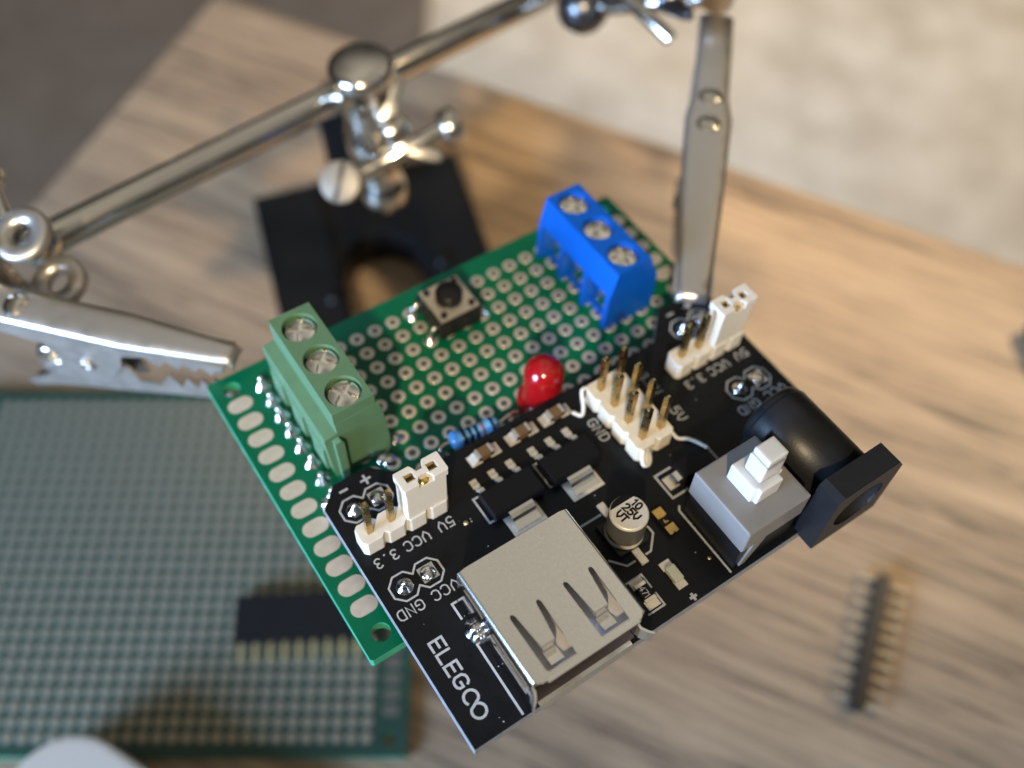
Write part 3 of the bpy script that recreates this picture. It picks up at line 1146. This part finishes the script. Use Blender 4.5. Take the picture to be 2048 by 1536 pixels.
b.box(U0 + 0.6, U1 - 0.6, V0 + .4, V1 - 0.9, 7.6, 9.72, .1)
b.obj("contact_carrier", mat("grey_carrier", (0.42, 0.41, 0.43), 0.55), usb_o)
b = F()   # mounting tab with its solder blob
b.lathe([(0, 1.25), (0.35, 1.2), (0.62, 0.9), (0.85, 0.5), (1.1, 0.18), (1.25, 0)], (9.75, 44.5, H), (-.12, 0.1, 1), 20)
b.lathe([(0, 1.0), (0.3, .95), (0.6, 0.6), (0.9, 0.2), (1.0, 0)], (9.7, 45.2, H), (-.2, 0.1, 1), 20)
b.obj("solder_joint", M_solder, usb_o)
b = F()
b.lathe([(0, 1.0), (0.3, .95), (0.6, 0.6), (0.9, 0.2), (1.0, 0)], (22.9, 46.9, H), (.2, 0.1, 1), 20)
b.obj("solder_joint", M_solder, usb_o)

# ---- barrel jack
JU = 48.95
b = F()
b.box(JU - 4.15, JU + 4.15, 43.4, 53.4, H, 9.0, .15)
b.lathe([(3.9, 0.99), (4.02, 1.1), (4.05, 1.3), (4.05, 11.0), (0, 11.0)], (JU, 42.55, 9.35), (0, 1, 0), 96)
b.lathe([(0, 0), (3.0, 0.0), (3.6, .12), (3.85, .4), (3.9, 1.0)], (JU, 42.55, 9.35), (0, 1, 0), 48)
jack = b.obj("barrel_jack", M_blackplastic, mod)
b = F()
hz = 9.3
b.prism([(JU - 4.65, 4.0), (JU + 4.65, 4.0), (JU + 4.65, 13.1), (JU + 3.75, 14.4), (JU - 3.9, 14.4), (JU - 4.65, 13.9)][::-1], 53.55, 56.3, holes=[circ(JU, hz, 3.25, 36)], axis='y')
b.obj("flange", M_blackplastic, jack)
b = F()
b.lathe([(3.24, 0), (3.24, 9.0), (0, 9.0)], (JU, 56.1, hz), (0, -1, 0), 36)
b.obj("bore", M_dark, jack)
b = F()
b.cyl((JU, 47.5, hz), (JU, 55.5, hz), 1.0, 20, cham=.3)
b.obj("centre_pin", M_nickel, jack)

# ---- latching push switch
b = F()
b.box(35.55, 43.35, 45.6, 53.5, H, 9.3, .12)
sw = b.obj("latching_switch", M_blackplastic, mod)
b = F()
b.box(35.3, 43.6, 45.35, 53.75, 8.75, 12.75, .38, 3)
b.prism([(36.2, 4.7), (37.0, 8.8), (38.6, 8.8), (36.9, 4.7)], 53.52, 53.76, axis='y')
b.obj("housing", M_grey, sw)
b = F()
ku, kv = 39.75, 49.5
b.prism([(ku - 2.1, kv - 2.0), (ku + 1.2, kv - 2.0), (ku + 1.2, kv - 1.35), (ku + 1.9, kv - 1.2), (ku + 1.9, kv + 1.2), (ku + 1.25, kv + 1.35), (ku + 1.25, kv + 2.0), (ku - 1.7, kv + 2.0),
         (ku - 1.75, kv + 1.5), (ku - 2.1, kv + 1.4)], 12.7, 15.2, bev=.16)
b.prism([(ku - 1.2, kv - 1.15), (ku + 1.55, kv - 1.15), (ku + 1.55, kv + 1.15), (ku - 1.2, kv + 1.15)], 15.0, 17.9, bev=.22)
b.prism([(ku - .95, kv - 1.10), (ku + 1.52, kv - 1.10), (ku + 1.52, kv + 1.10), (ku - .95, kv + 1.10)], 17.2, 18.8, bev=.2)
b.obj("button", M_knob, sw)

# ---- electrolytic capacitor
b = F()
cu, cv = 28.42, 44.25
pr = [(0, 9.55), (1.85, 9.55), (1.98, 9.48), (2.06, 9.3), (2.08, 5.9), (2.0, 5.65), (2.08, 5.45), (2.12, 5.2), (2.0, 5.0), (0, 5.0)]
b.mi(M_can)
b.lathe(pr[:4] + [(2.07, 9.2)], (cu, cv, 0), (0, 0, 1), 40)
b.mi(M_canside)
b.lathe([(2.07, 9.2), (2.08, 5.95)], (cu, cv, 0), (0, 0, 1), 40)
b.mi(M_can)
b.lathe(pr[4:], (cu, cv, 0), (0, 0, 1), 40)
cap = b.obj("capacitor", M_can, mod)
for f in cap.data.polygons:
    f.use_smooth = abs(f.normal.z) < 0.9
b = F()
b.prism([(cu - 2.1, cv - 2.1), (cu + 1.6, cv - 2.1), (cu + 2.1, cv - 1.6), (cu + 2.1, cv + 1.6), (cu + 1.6, cv + 2.1), (cu - 2.1, cv + 2.1)], H + .02, 5.05, bev=.08)
b.obj("base", M_blackplastic, cap)
b = F()   # black polarity segment
seg = [(cu + 1.93 * math.cos(a), cv + 1.93 * math.sin(a)) for a in [math.radians(218 + k * 4.7) for k in range(23)]]
b.prism(seg, 9.52, 9.585)
# printed marks
dv, up = (0.16, 0.987), (0.987, -0.16)


def cut(t_, x, y, h):
    text(b, t_, x, y, h, dv, up, 9.60, .20, gap=.26)


cut("10", 29.12, 43.62, .80)
cut("25V", 28.04, 43.50, .82)
cut("VT", 27.0, 43.75, .78)
b.obj("printed_mark", M_ink, cap)
for (x0, x1, v0_, v1_) in ((28.0, 28.85, 40.05, 41.9), (27.9, 28.75, 46.2, 48.2)):
    b = F()
    b.box(x0, x1, v0_, v1_, H + .03, H + .32, .06)
    b.obj("lead", M_tin, cap)

# ---- small surface mounted parts


def chip(name, u, v, lu_, lv_, h, body, endw, along='u', padw=.55, endm=None, bodyh=None):
    b = F()
    endm = endm or M_tin
    b.mi(body)
    bh = bodyh or h
    if along == 'u':
        b.box(u - lu_ / 2 + endw, u + lu_ / 2 - endw, v - lv_ / 2 + .02, v + lv_ / 2 - .02, H + .05, H + bh - .02, .05)
        b.mi(endm)
        for s in (-1, 1):
            e = u + s * lu_ / 2
            b.box(min(e, e - s * endw), max(e, e - s * endw), v - lv_ / 2, v + lv_ / 2, H + .05, H + h, .07)
    else:
        b.box(u - lu_ / 2 + .02, u + lu_ / 2 - .02, v - lv_ / 2 + endw, v + lv_ / 2 - endw, H + .05, H + bh - .02, .05)
        b.mi(endm)
        for s in (-1, 1):
            e = v + s * lv_ / 2
            b.box(u - lu_ / 2, u + lu_ / 2, min(e, e - s * endw), max(e, e - s * endw), H + .05, H + h, .07)
    o = b.obj(name, body, mod)
    for s in (-1, 1):
        b = F()
        if along == 'u':
            e = u + s * (lu_ / 2 + padw * .35)
            b.box(e - padw, e + padw, v - lv_ / 2 - .1, v + lv_ / 2 + .1, H, H + .05)
            b.prism([(e - .2 * s, H + h * .6), (e + padw * s * .8, H + .06), (e - .2 * s, H + .06)][::s], v - lv_ / 2, v + lv_ / 2, axis='y')
        else:
            e = v + s * (lv_ / 2 + padw * .35)
            b.box(u - lu_ / 2 - .1, u + lu_ / 2 + .1, e - padw, e + padw, H, H + .05)
            b.prism([(e - .2 * s, H + h * .6), (e + padw * s * .8, H + .06), (e - .2 * s, H + .06)][::s], u - lu_ / 2, u + lu_ / 2, axis='x')
        b.obj("solder_pad", M_tin, o)
    return o


for u in (21.35, 26.35, 30.95):
    chip("ceramic_capacitor", u, 28.15, 2.0, 1.25, 1.0, M_mlcc, .4, 'u', .7, endm=M_screw)
o = chip("chip_resistor", 26.25, 50.7, 1.3, 2.2, .5, M_chip, .42, 'v', .5)
b = F()
text(b, "471", 25.85, 50.1, .62, (0, 1), (1, 0), H + .52, .09, gap=.2)
b.obj("printed_mark", M_silk, o)
# gold tipped diode LED and milky LED
b = F()
b.mi(M_chip)
b.box(32.3, 33.55, 43.95, 47.3, H + .05, H + .62, .05)
b.mi(M_goldpad)
b.prism([(32.35, 44.0), (33.5, 44.0), (33.5, 45.05), (33.1, 45.15), (32.35, 45.1)], H + .60, H + .70)
b.prism([(32.35, 46.2), (33.5, 46.15), (33.5, 47.2), (33.05, 47.25), (32.9, 47.0), (32.7, 47.25), (32.35, 47.2)], H + .60, H + .70)
b.box(32.75, 32.9, 45.45, 45.85, H + .6, H + .66)
b.box(32.9, 33.2, 45.7, 45.85, H + .6, H + .66)
b.obj("gold_tipped_diode", M_chip, mod)
b = F()
b.mi(M_tin)
b.box(29.35, 30.65, 49.0, 50.0, H, H + .12, .03)
b.box(29.4, 30.6, 51.3, 52.4, H, H + .2, .05)
b.mi(M_smdw)
b.box(29.4, 30.5, 49.9, 51.7, H + .1, H + .85, .18)
b.obj("indicator_lamp", M_smdw, mod)
# diode next to the switch
b = F()
b.mi(M_tin)
b.box(36.0, 37.3, 41.3, 42.9, H, H + .06)
b.mi(M_screw)
b.prism([(36.9, H + 1.0), (37.6, H + 1.2), (37.6, H + .1), (36.6, H + .1)], 41.6, 42.8, axis='y', bev=.1)
b.mi(M_chip)
b.box(37.6, 41.2, 41.0, 43.2, H + .1, H + 1.9, .15)
b.obj("diode", M_chip, mod)

# two voltage regulators
for u0 in (17.75, 25.35):
    b = F()
    pf2 = [(32.7, 6.05), (35.7, 6.05), (36.1, 5.3), (35.8, 4.55), (32.6, 4.55), (32.3, 5.3)]
    b.prism(pf2, u0 + .1, u0 + 6.35, axis='x', bev=.05)
    rg = b.obj("voltage_regulator", M_chip, mod)
    uc = u0 + 3.1
    b = F()
    b.box(uc - 2.1, uc + 2.0, 35.9, 38.35, H, H + .06)
    b.obj("solder_pad", M_tin, rg)
    b = F()
    b.prism([(35.7, 5.55), (36.35, 5.55), (36.75, 5.3), (36.95, 4.85), (37.3, 4.72), (37.95, 4.7), (37.95, 4.48), (37.2, 4.48), (36.75, 4.55), (36.6, 5.0), (36.3, 5.28), (35.7, 5.3)],
            uc - 1.5, uc + 1.5, axis='x', bev=.03)
    b.obj("tab", M_screw, rg)
    for k, lu2 in enumerate((-2.35, 0, 2.3)):
        b = F()
        x = uc + lu2
        b.box(x - .42, x + .42, 30.15, 31.2, H, H + .06)
        b.prism([(32.35, 5.35), (31.85, 5.3), (31.6, 4.75), (30.9, 4.68), (30.9, 4.5), (31.75, 4.5), (32.0, 5.1), (32.35, 5.15)], x - .33, x + .33, axis='x', bev=.03)
        b.box(x - .38, x + .38, 30.9, 31.2, H + .06, H + .35, .06)
        b.obj("leg", M_tin, rg)

# ------------------------------------------------------------------ spare perfboard lying on the table
sp = empty("perfboard", "large green perfboard full of round tinned pads lying flat on the table", "circuit board", loc=(0, 0, 0))
X0, X1, Y0, Y1 = -76.2 - 6.9, 6.9, -3.25, 66.75
b = MB()
b.mi(M_mask2)
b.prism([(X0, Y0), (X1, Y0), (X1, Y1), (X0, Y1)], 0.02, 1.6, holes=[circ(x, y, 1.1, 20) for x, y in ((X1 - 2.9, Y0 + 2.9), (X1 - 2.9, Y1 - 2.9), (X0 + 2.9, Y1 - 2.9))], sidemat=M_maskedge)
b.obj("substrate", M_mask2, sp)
first = None
stuff = MB()


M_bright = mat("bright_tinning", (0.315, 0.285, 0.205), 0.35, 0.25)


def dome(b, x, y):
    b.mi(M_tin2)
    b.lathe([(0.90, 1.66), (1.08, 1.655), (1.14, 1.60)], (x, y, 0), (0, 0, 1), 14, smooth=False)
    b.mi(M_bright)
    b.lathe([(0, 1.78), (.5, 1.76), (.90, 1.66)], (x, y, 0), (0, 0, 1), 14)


cnt = 0
for j in range(26):
    for i in range(31):
        x, y = -2.54 * i, 2.54 * j
        if cnt < 100 and i <= 24 and not (i < 10 and 5 <= j <= 9):
            if first is None:
                q = MB()
                dome(q, 0, 0)
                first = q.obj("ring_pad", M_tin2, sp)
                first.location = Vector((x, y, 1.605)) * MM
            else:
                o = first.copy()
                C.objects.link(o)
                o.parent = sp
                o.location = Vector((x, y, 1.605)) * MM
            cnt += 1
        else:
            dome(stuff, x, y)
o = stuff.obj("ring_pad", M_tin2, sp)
tag(o, kind='stuff')
for k in range(22):
    q = MB()
    q.prism(stadium(3.9, 4.4 + 2.72 * k, 3.0, 1.95), 1.6, 1.64)
    q.obj("edge_pad", M_tin2, sp)

# ---- black socket strip lying on the spare board, gold legs toward the viewer
m4 = Matrix.Translation(Vector((-24.2, 15.3, 1.62)) * MM) @ Matrix.Rotation(math.radians(3.5), 4, 'Z')
ss = empty("socket_strip", "black socket strip with gold legs lying on the large green board", "connector", mw=m4)
b = MB()
b.box(0, 25.6, 0, 8.5, 0, 2.5, .12)
b.obj("housing", M_blackplastic, ss)
for k in range(10):
    b = MB()
    b.box(1.27 + 2.54 * k - .3, 1.27 + 2.54 * k + .3, -3.1, 0.0, .95, 1.55, .05)
    b.obj("leg", mat("pale_gold_leg", (0.72, 0.58, 0.26), 0.38, 0.55), ss)

# ---- pin strip lying on the table at the right
p0, p1 = Vector((93.3, 28.2, 0)), Vector((84.0, 4.4, 0))
ang = math.atan2(p1.y - p0.y, p1.x - p0.x)
m5 = Matrix.Translation(Vector((p0.x, p0.y, 0.02)) * MM) @ Matrix.Rotation(ang, 4, 'Z')
ps = empty("pin_strip", "black pin strip lying on the wooden table at the right", "connector", mw=m5)
b = MB()
b.prism(header_outline(0, -1.27, 10, 1), 0, 2.5, bev=.1)
b.obj("housing", M_blackplastic, ps)
for k in range(10):
    b = MB()
    x = 1.27 + 2.54 * k
    b.box(x - .30, x + .30, -4.4, 4.6, .95, 1.55, .08)
    b.obj("pin", mat("dull_brass", (0.29, 0.255, 0.19), 0.42, 0.5), ps)

# ---- white plug in the near left corner
m6 = Matrix.Translation(Vector((-40.0, -2.6, 1.65)) * MM) @ Matrix.Rotation(math.radians(-27), 4, 'Z')
wp = empty("charger_plug", "white rounded plastic plug at the near edge of the large green board", "plug", mw=m6)
b = MB()
t = bmesh.new()
b.prism([(-1.0 + 10.5 * math.cos(a), -10.5 + 10.5 * math.sin(a)) for a in [math.radians(88 + 10 * k) for k in range(11)]] + [(-11.5, -26), (9.0, -26), (9.0, -.6)], 0, 8.0, bev=.9)
b.obj("shell", M_whitebody, wp)
b = MB()
b.box(9.02, 9.9, -25.8, -.75, .15, 7.7, .3)
b.obj("seam", mat("pale_blue_seam", (0.55, 0.66, 0.80), 0.25), wp)
b = MB()
b.box(9.92, 26, -25.6, -1.3, .1, 7.8, .8)
b.obj("cap", M_whitebody, wp)

# ---- dark cable end at the right margin
b = MB()
b.tube([(135.0, 82.5, 3.1), (135.6, 78, 3.1), (137.0, 72, 3.1), (140, 60, 3.1), (148, 48, 3.1)], 3.0, 14, taper=lambda s: min(1, .72 + s * 5))
o = b.obj("cable", M_rubber, None)
tag(o, "dark rubber covered cable end lying at the right margin of the table", "cable")

# ------------------------------------------------------------------ helping hand stand
hh_ = empty("helping_hand", "chrome helping hand stand with black iron base, crossbar and two alligator clips", "clamp stand", loc=(-4, 115, 0))
hh_['_off'] = [-0.4, 11.5, 0]


def HB():
    return MB()


# base: bridge at the back, two legs to the front (rotated rectangle)
bx = Vector((0.957, 0.29, 0)).normalized()
by = Vector((-0.29, 0.957, 0)).normalized()


def bp(x, y):
    p = Vector((-31.2, 109.8, 0)) + bx * x + by * y
    return (p.x, p.y)


W_ = 45.3
b = HB()
plan = [bp(0, 0), bp(0, -62), bp(14.0, -62), bp(14.5, -27), bp(16.5, -20), bp(20, -17), bp(26, -17), bp(30, -20), bp(32, -27), bp(32.5, -62), bp(W_, -62), bp(W_, 0)]
b.prism(plan, 0.0, 10.0, bev=.9)
# raised rails on either leg
b.prism([bp(1, -1), bp(1, -61), bp(13, -61), bp(14.0, -1)], 9.8, 10.8, bev=.4)
b.prism([bp(32.5, -1), bp(33.4, -61), bp(W_ - 1, -61), bp(W_ - 1, -1)], 9.8, 10.8, bev=.4)
b.obj("base", M_iron, hh_)
b = HB()
b.box(-13.5, -1.0, 110, 121, 9.9, 33, 1.2)
b.obj("post", M_iron, hh_)
for x, y in ((11.5, -31), (35.0, -28.5)):
    p = bp(x, y)
    b = HB()
    b.lathe([(0, 1.3), (0.9, 1.1), (1.5, .5), (1.6, 0)], (p[0], p[1], 10.6), (0, 0, 1), 18)
    b.obj("rivet", M_iron, hh_)

# crossbar
ra, rb = Vector((-36.5, 51.6, 72.6)), Vector((33.0, 113.2, 62.0))
b = HB()
b.cyl(ra, rb, 2.3, 36, cham=.5)
b.obj("crossbar", M_chrome, hh_)
rd = (rb - ra).normalized()
b = HB()
b.lathe([(0, -3.2), (1.6, -2.9), (2.8, -1.6), (3.2, 0), (2.8, 1.6), (1.6, 2.9), (0, 3.2)], ra - rd * 1.8, rd, 24)
b.obj("ball", M_chrome, hh_)

# middle clamp
cc = Vector((2.4, 81.6, 74.7))
dn_ = Vector((0.03, -0.06, -1)).normalized()
b = HB()
b.lathe([(0, -.2), (3.9, -.2), (4.7, .1), (4.95, .8), (4.95, 2.2), (4.6, 3.0), (4.0, 3.6), (3.9, 6), (3.9, 12), (4.4, 12.6), (4.4, 17.5), (3.3, 18.6), (3.1, 24), (3.8, 24.6), (3.8, 28.0), (3.0, 29.0), (0, 29.0)], cc, dn_, 40)
cl = b.obj("clamp", M_chrome, hh_)
b = HB()
b.tube([(-6.5, 116, 27), (-5, 112, 34), (-1, 100, 41), (3.0, 84.0, 47.2)], 3.2, 16)
b.obj("arm", M_iron, hh_)
b = HB()   # cross bolt with slotted head
q0_, q1_ = Vector((-1.6, 70.4, 61.6)), Vector((15.6, 78.2, 65.6))
bd = (q1_ - q0_).normalized()
hd_ax = (Vector((23.85, -29.4, 179.2)) - q0_).normalized()
hd_ax = (hd_ax + Vector((-.3, 0, 0))).normalized()
b.cyl(q0_ - hd_ax * 2.2, q0_, 3.2, 36, cham=.25)
bh = b.obj("bolt_head", mat("dull_zinc", (0.26, 0.24, 0.20), 0.5, 0.5), cl)
b = HB()
sx_ = hd_ax.cross(Vector((0.55, 0.35, -.6))).normalized()
sy_ = hd_ax.cross(sx_)
b.cyl(q0_ + hd_ax * .06 - sx_ * 2.9, q0_ + hd_ax * .06 + sx_ * 2.9, .35, 8)
b.obj("slot", M_hole, bh)
b = HB()
b.cyl(q0_ + bd * .5 - hd_ax * 1.8, q1_, 1.5, 20, cham=.3)
b.lathe([(0, 0), (2.5, 0), (2.9, .5), (2.9, 2.6), (2.4, 3.1), (0, 3.1)], q1_ - bd * 2, bd, 24)
b.obj("bolt", M_chrome, cl)


def wingnut(par, c, ax, sd, s=1.0, m=None):
    """hub with two curved wings"""
    ax = Vector(ax).normalized()
    sd = Vector(sd)
    sd = (sd - ax * sd.dot(ax)).normalized()
    th = ax.cross(sd)
    c = Vector(c)
    b = HB()
    b.lathe([(0, -2.4 * s), (2.5 * s, -2.4 * s), (2.9 * s, -1.6 * s), (2.3 * s, 1.6 * s), (1.9 * s, 2.2 * s), (0, 2.2 * s)], c, ax, 24)
    for k in (-1, 1):
        t = bmesh.new()
        prof = [(1.2, -1.8), (3.2, -1.9), (5.6, .2), (7.8, 2.6), (8.6, 4.2), (8.0, 5.2), (6.6, 4.8), (4.0, 2.6), (1.6, 1.8)]
        A, B = [], []
        for x, y in prof:
            w = .75 * s
            A.append(t.verts.new(c + sd * (k * x * s) + ax * (y * s) + th * w))
            B.append(t.verts.new(c + sd * (k * x * s) + ax * (y * s) - th * w))
        t.faces.new(A)
        t.faces.new(B[::-1])
        n = len(A)
        for i in range(n):
            t.faces.new((A[i], B[i], B[(i + 1) % n], A[(i + 1) % n]))
        bmesh.ops.recalc_face_normals(t, faces=list(t.faces))
        bmesh.ops.bevel(t, geom=list(t.edges), offset=.35 * s, segments=2, affect='EDGES', profile=.7)
        b.merge(t, True)
    return b.obj("wing_nut", m or M_chrome, par)


wingnut(cl, (7.2, 77.0, 66.0), (0.86, 0.40, .20), (0.25, -.62, -.60), .85)

# left joint: two plates squeezing the ball
lj = Vector((-35.8, 46.2, 80.0))
pa = Vector((-.10, -.22, 1)).normalized()
b = HB()
b.lathe([(1.5, .9), (3.2, .9), (3.6, .55), (3.6, -.35), (3.2, -.7), (1.5, -.7), (1.5, .9)], lj, pa, 36)
jt = b.obj("joint_plate", M_clip, hh_)
b = HB()
lj2 = Vector((-33.9, 44.4, 72.4))
b.lathe([(1.5, .9), (3.2, .9), (3.6, .55), (3.6, -.35), (3.2, -.7), (1.5, -.7), (1.5, .9)], lj2, pa, 36)
b.obj("joint_plate", M_clip, hh_)
b = HB()
b.cyl(lj2 - pa * 3 + Vector((-4.5, -2, 0)), lj + pa * 1.2 + Vector((-4.5, -2, 0)), 1.3, 20, cham=.3)
b.obj("joint_screw", M_chrome, jt)
b = HB()
b.tube([lj + Vector((-3.5, -1, -.6)), lj + Vector((-5.0, -2.0, -3.5)), lj2 + Vector((-4.0, -1.5, -.5)), lj2 + Vector((-2.6, -.8, -.5))], 1.5, 14)
b.obj("joint_screw", M_clip, jt)
b = HB()
b.lathe([(0, 2.0), (1.2, 1.6), (1.9, .6), (2.0, 0), (1.7, -1.2), (0, -1.8)], (-41.2, 53.6, 82.0), (0.2, -.2, 1), 24)
b.cyl((-41.2, 53.6, 81.6), (-38.2, 48.0, 79.6), .9, 16, cham=.1)
b.obj("wing_nut", M_chrome, jt)

# right joint beyond the frame edge
b = HB()
b.lathe([(0, -4.2), (2.4, -3.6), (3.9, -1.8), (4.3, 0), (3.9, 1.8), (2.4, 3.6), (0, 4.2)], (36.2, 103.0, 66.5), rd, 28)
rj = b.obj("ball", mat("dark_steel", (0.10, 0.10, 0.105), .28, .9), hh_)
b = HB()
t = bmesh.new()
b.tube([(38.5, 102.5, 71.5), (42.5, 98.5, 71.8), (47.0, 93.5, 71.0), (49.2, 91.4, 70.2)], 1.15, 14)
b.obj("thumb_screw", M_chrome, rj)
b = HB()
b.lathe([(0, .3), (3.0, .2), (3.6, -.3), (3.7, -1.4), (3.0, -2.2), (2.6, -6.5), (0, -6.5)], (55.4, 92.6, 82.5), (0.05, -.1, 1), 32)
b.obj("clamp_cap", M_chrome, rj)
wingnut(rj, (48.6, 94.6, 75.6), (0.9, -.15, .3), (0.25, -.9, .3), .8, mat("dark_steel", (0.10, 0.10, 0.105), .28, .9))
b = HB()
b.cyl((36.2, 103, 66.5), (55.0, 93.5, 76.5), 1.6, 20, cham=.2)
b.cyl((32.2, 112.4, 62.2), (36.2, 103, 66.5), 1.6, 20, cham=.2)
b.obj("joint_screw", M_chrome, rj)


# ---- alligator clips; s runs from the tip to the tail, z is the world height
def plate_outline(prof, y0, y1, b, X):
    """vertical side plate: prof in (s,z), between widths y0..y1"""
    t = bmesh.new()
    A = [t.verts.new(X(s, y0, z)) for s, z in prof]
    B = [t.verts.new(X(s, y1, z)) for s, z in prof]
    tris = tessellate_polygon([[Vector((s, z, 0)) for s, z in prof]])
    for q in tris:
        t.faces.new([A[k] for k in q])
        t.faces.new([B[k] for k in reversed(q)])
    n = len(A)
    for i in range(n):
        t.faces.new((A[i], B[i], B[(i + 1) % n], A[(i + 1) % n]))
    bmesh.ops.recalc_face_normals(t, faces=list(t.faces))
    b.merge(t)


UP = [(0.0, 77.15), (0.45, 75.3), (1.32, 75.5), (2.12, 74.2), (3.3, 75.6), (4.44, 74.0), (5.5, 75.3), (6.6, 73.6), (7.7, 75.1), (9.3, 73.4), (10.6, 74.9), (14.23, 73.6),
      (15.4, 70.2), (17.65, 67.0), (20.1, 65.4), (22.22, 65.5), (23.67, 67.0), (24.21, 70.2), (25.2, 72.4), (29.13, 73.0), (34, 72.7), (38, 73.2), (40, 74.2), (40, 77.15)]
LO = [(1.2, 67.6), (1.1, 72.5), (1.9, 71.2), (2.6, 72.4), (3.3, 69.6), (4.5, 71.4), (5.5, 68.6), (6.5, 70.9), (7.9, 67.9), (8.93, 70.6), (11.1, 67.2), (14.0, 66.8), (14.57, 70.0), (17, 71.5), (21, 71.8),
      (24.6, 68.6), (26.2, 65.0), (31, 60.5), (33.4, 59.0), (32.6, 57.8), (27.5, 60.2), (19.34, 62.4), (9.35, 65.4)]


def clip(origin, ax, nrm, wfun, top_z, lift, tail):
    """origin: tip on the near edge of the upper plate; ax: tip -> tail; nrm: across; wfun(s): plate width"""
    ax = Vector((ax[0], ax[1], 0)).normalized()
    nr = Vector((nrm[0], nrm[1], 0)).normalized()
    O = Vector((origin[0], origin[1], 0))
    dz = top_z - 77.15

    def X(s, y, z):
        return O + ax * s + nr * y + Vector((0, 0, z + dz + lift(s)))
    b = HB()
    # upper plate: a softly arched strip
    ss_ = [-.9, -.5, 0, .8, 2, 4, 7, 10, 13, 17, 21, 25, 29, 33, 37, 40] + ([44, 50] if tail else [])
    rows = []
    for s in ss_:
        w = wfun(s)
        mid = wfun(8) / 2
        row = []
        for k in range(13):
            f = k / 12
            yy = mid + (f - .5) * w
            e = abs(f - .5) * 2
            zz = 77.55 - .55 * e ** 4 - (0.9 if s < -.6 else 0.25 if s < -.2 else 0)
            if s > 40:
                zz -= (s - 40) * .12
            row.append(X(s, yy, zz))
        rows.append(row)
    t = bmesh.new()
    V = [[t.verts.new(p) for p in r] for r in rows]
    V2 = [[t.verts.new(p - Vector((0, 0, .45))) for p in r] for r in rows]
    n, m_ = len(V), len(V[0])
    for i in range(n - 1):
        for j in range(m_ - 1):
            t.faces.new((V[i][j], V[i][j + 1], V[i + 1][j + 1], V[i + 1][j]))
            t.faces.new((V2[i][j], V2[i + 1][j], V2[i + 1][j + 1], V2[i][j + 1]))
    for i in range(n - 1):
        t.faces.new((V[i][0], V[i + 1][0], V2[i + 1][0], V2[i][0]))
        t.faces.new((V[i][-1], V2[i][-1], V2[i + 1][-1], V[i + 1][-1]))
    for j in range(m_ - 1):
        t.faces.new((V[0][j], V2[0][j], V2[0][j + 1], V[0][j + 1]))
        t.faces.new((V[-1][j], V[-1][j + 1], V2[-1][j + 1], V2[-1][j]))
    b.merge(t, True)
    mid = wfun(8) / 2
    # side plates follow the narrow width near the tip
    w8 = wfun(8)
    plate_outline([(s, min(z, 77.0)) for s, z in UP], 0.02, 0.42, b, X)
    plate_outline([(s, min(max(z, 74.6 if s < 16 else 66.5), 77.0)) for s, z in UP], w8 - .42, w8 - .02, b, X)
    par = empty_part("alligator_clip", hh_)
    up_ = b.obj("upper_jaw", M_clip, par)
    b = HB()
    plate_outline(LO, -.02 + .45, .8, b, X)
    plate_outline([(15.2, 69.5), (17, 71.5), (21, 71.8), (24.6, 68.6), (26.2, 65.0), (31, 60.5), (33.4, 59.0), (32.6, 57.8), (27.5, 60.2), (19.34, 62.4), (15.2, 63.7)], w8 - .8, w8 - .45, b, X)
    t = bmesh.new()
    bot = [(17.5, 63.0), (19.34, 62.4), (27.5, 60.2), (32.6, 57.8)]
    for (s0, z0), (s1, z1) in zip(bot, bot[1:]):
        vs = [t.verts.new(X(s0, .5, z0)), t.verts.new(X(s0, w8 - .5, z0)), t.verts.new(X(s1, w8 - .5, z1)), t.verts.new(X(s1, .5, z1))]
        vt = [t.verts.new(v.co + Vector((0, 0, .4))) for v in vs]
        t.faces.new(vs); t.faces.new(vt[::-1])
        for k in range(4):
            t.faces.new((vs[k], vt[k], vt[(k + 1) % 4], vs[(k + 1) % 4]))
    b.merge(t)
    b.obj("lower_jaw", M_clip, par)
    b = HB()
    pc = X(20.25, 0, 69.4)
    b.lathe([(0, .12), (.45, .2), (.6, .5), (.95, .45), (1.1, 0), (0, 0)], pc, -nr, 24)
    b.lathe([(0, .12), (.45, .2), (.6, .5), (.95, .45), (1.1, 0), (0, 0)], X(20.25, w8, 69.4), nr, 24)
    b.obj("rivet", M_clip, par)
    b = HB()
    pts = []
    for k in range(28):
        a = k * math.pi / 3.5
        pts.append(X(26.6 + 1.9 * math.cos(a), .9 + (w8 - 1.8) * k / 27, 67.0 + 1.9 * math.sin(a)))
    b.tube(pts, .38, 8)
    b.tube([X(24.5, 1.2, 64.9), X(28, .8, 62.5), X(31, .8, 61)], .38, 8)
    b.obj("spring", M_chrome, par)
    # crimp dimples on the upper plate
    for sd_ in (27.5, 32.5):
        b = HB()
        b.lathe([(0, .5), (.9, .42), (1.5, .15), (1.8, -.1)], X(sd_, mid, 77.45), (0, 0, 1), 24)
        b.obj("dimple", M_chrome, up_)
    return par


def empty_part(name, par):
    o = bpy.data.objects.new(name, None)
    C.objects.link(o)
    o.parent = par
    o['_off'] = list(par['_off'])
    return o


def wl(s):
    return 2.9 + min(max(s, 0), 13) / 13 * 2.0


clip((-9.7, 29.1), (-0.9697, 0.2442), (0.2442, 0.9697), wl, 77.15, lambda s: 0.0, True)


def wr(s):
    if s < 15: return 4.1 + max(s, 0) / 15 * 1.6
    if s < 29: return 5.7 + (s - 15) / 14 * .7
    if s < 33: return 6.4 - (s - 29) / 4 * 1.4
    return 5.0


clip((49.2, 39.4), (0.160, 0.987), (-0.987, 0.160), wr, 76.9, lambda s: 0.02 * s, True)

# remove helper properties
for o in bpy.data.objects:
    if '_off' in o.keys():
        del o['_off']
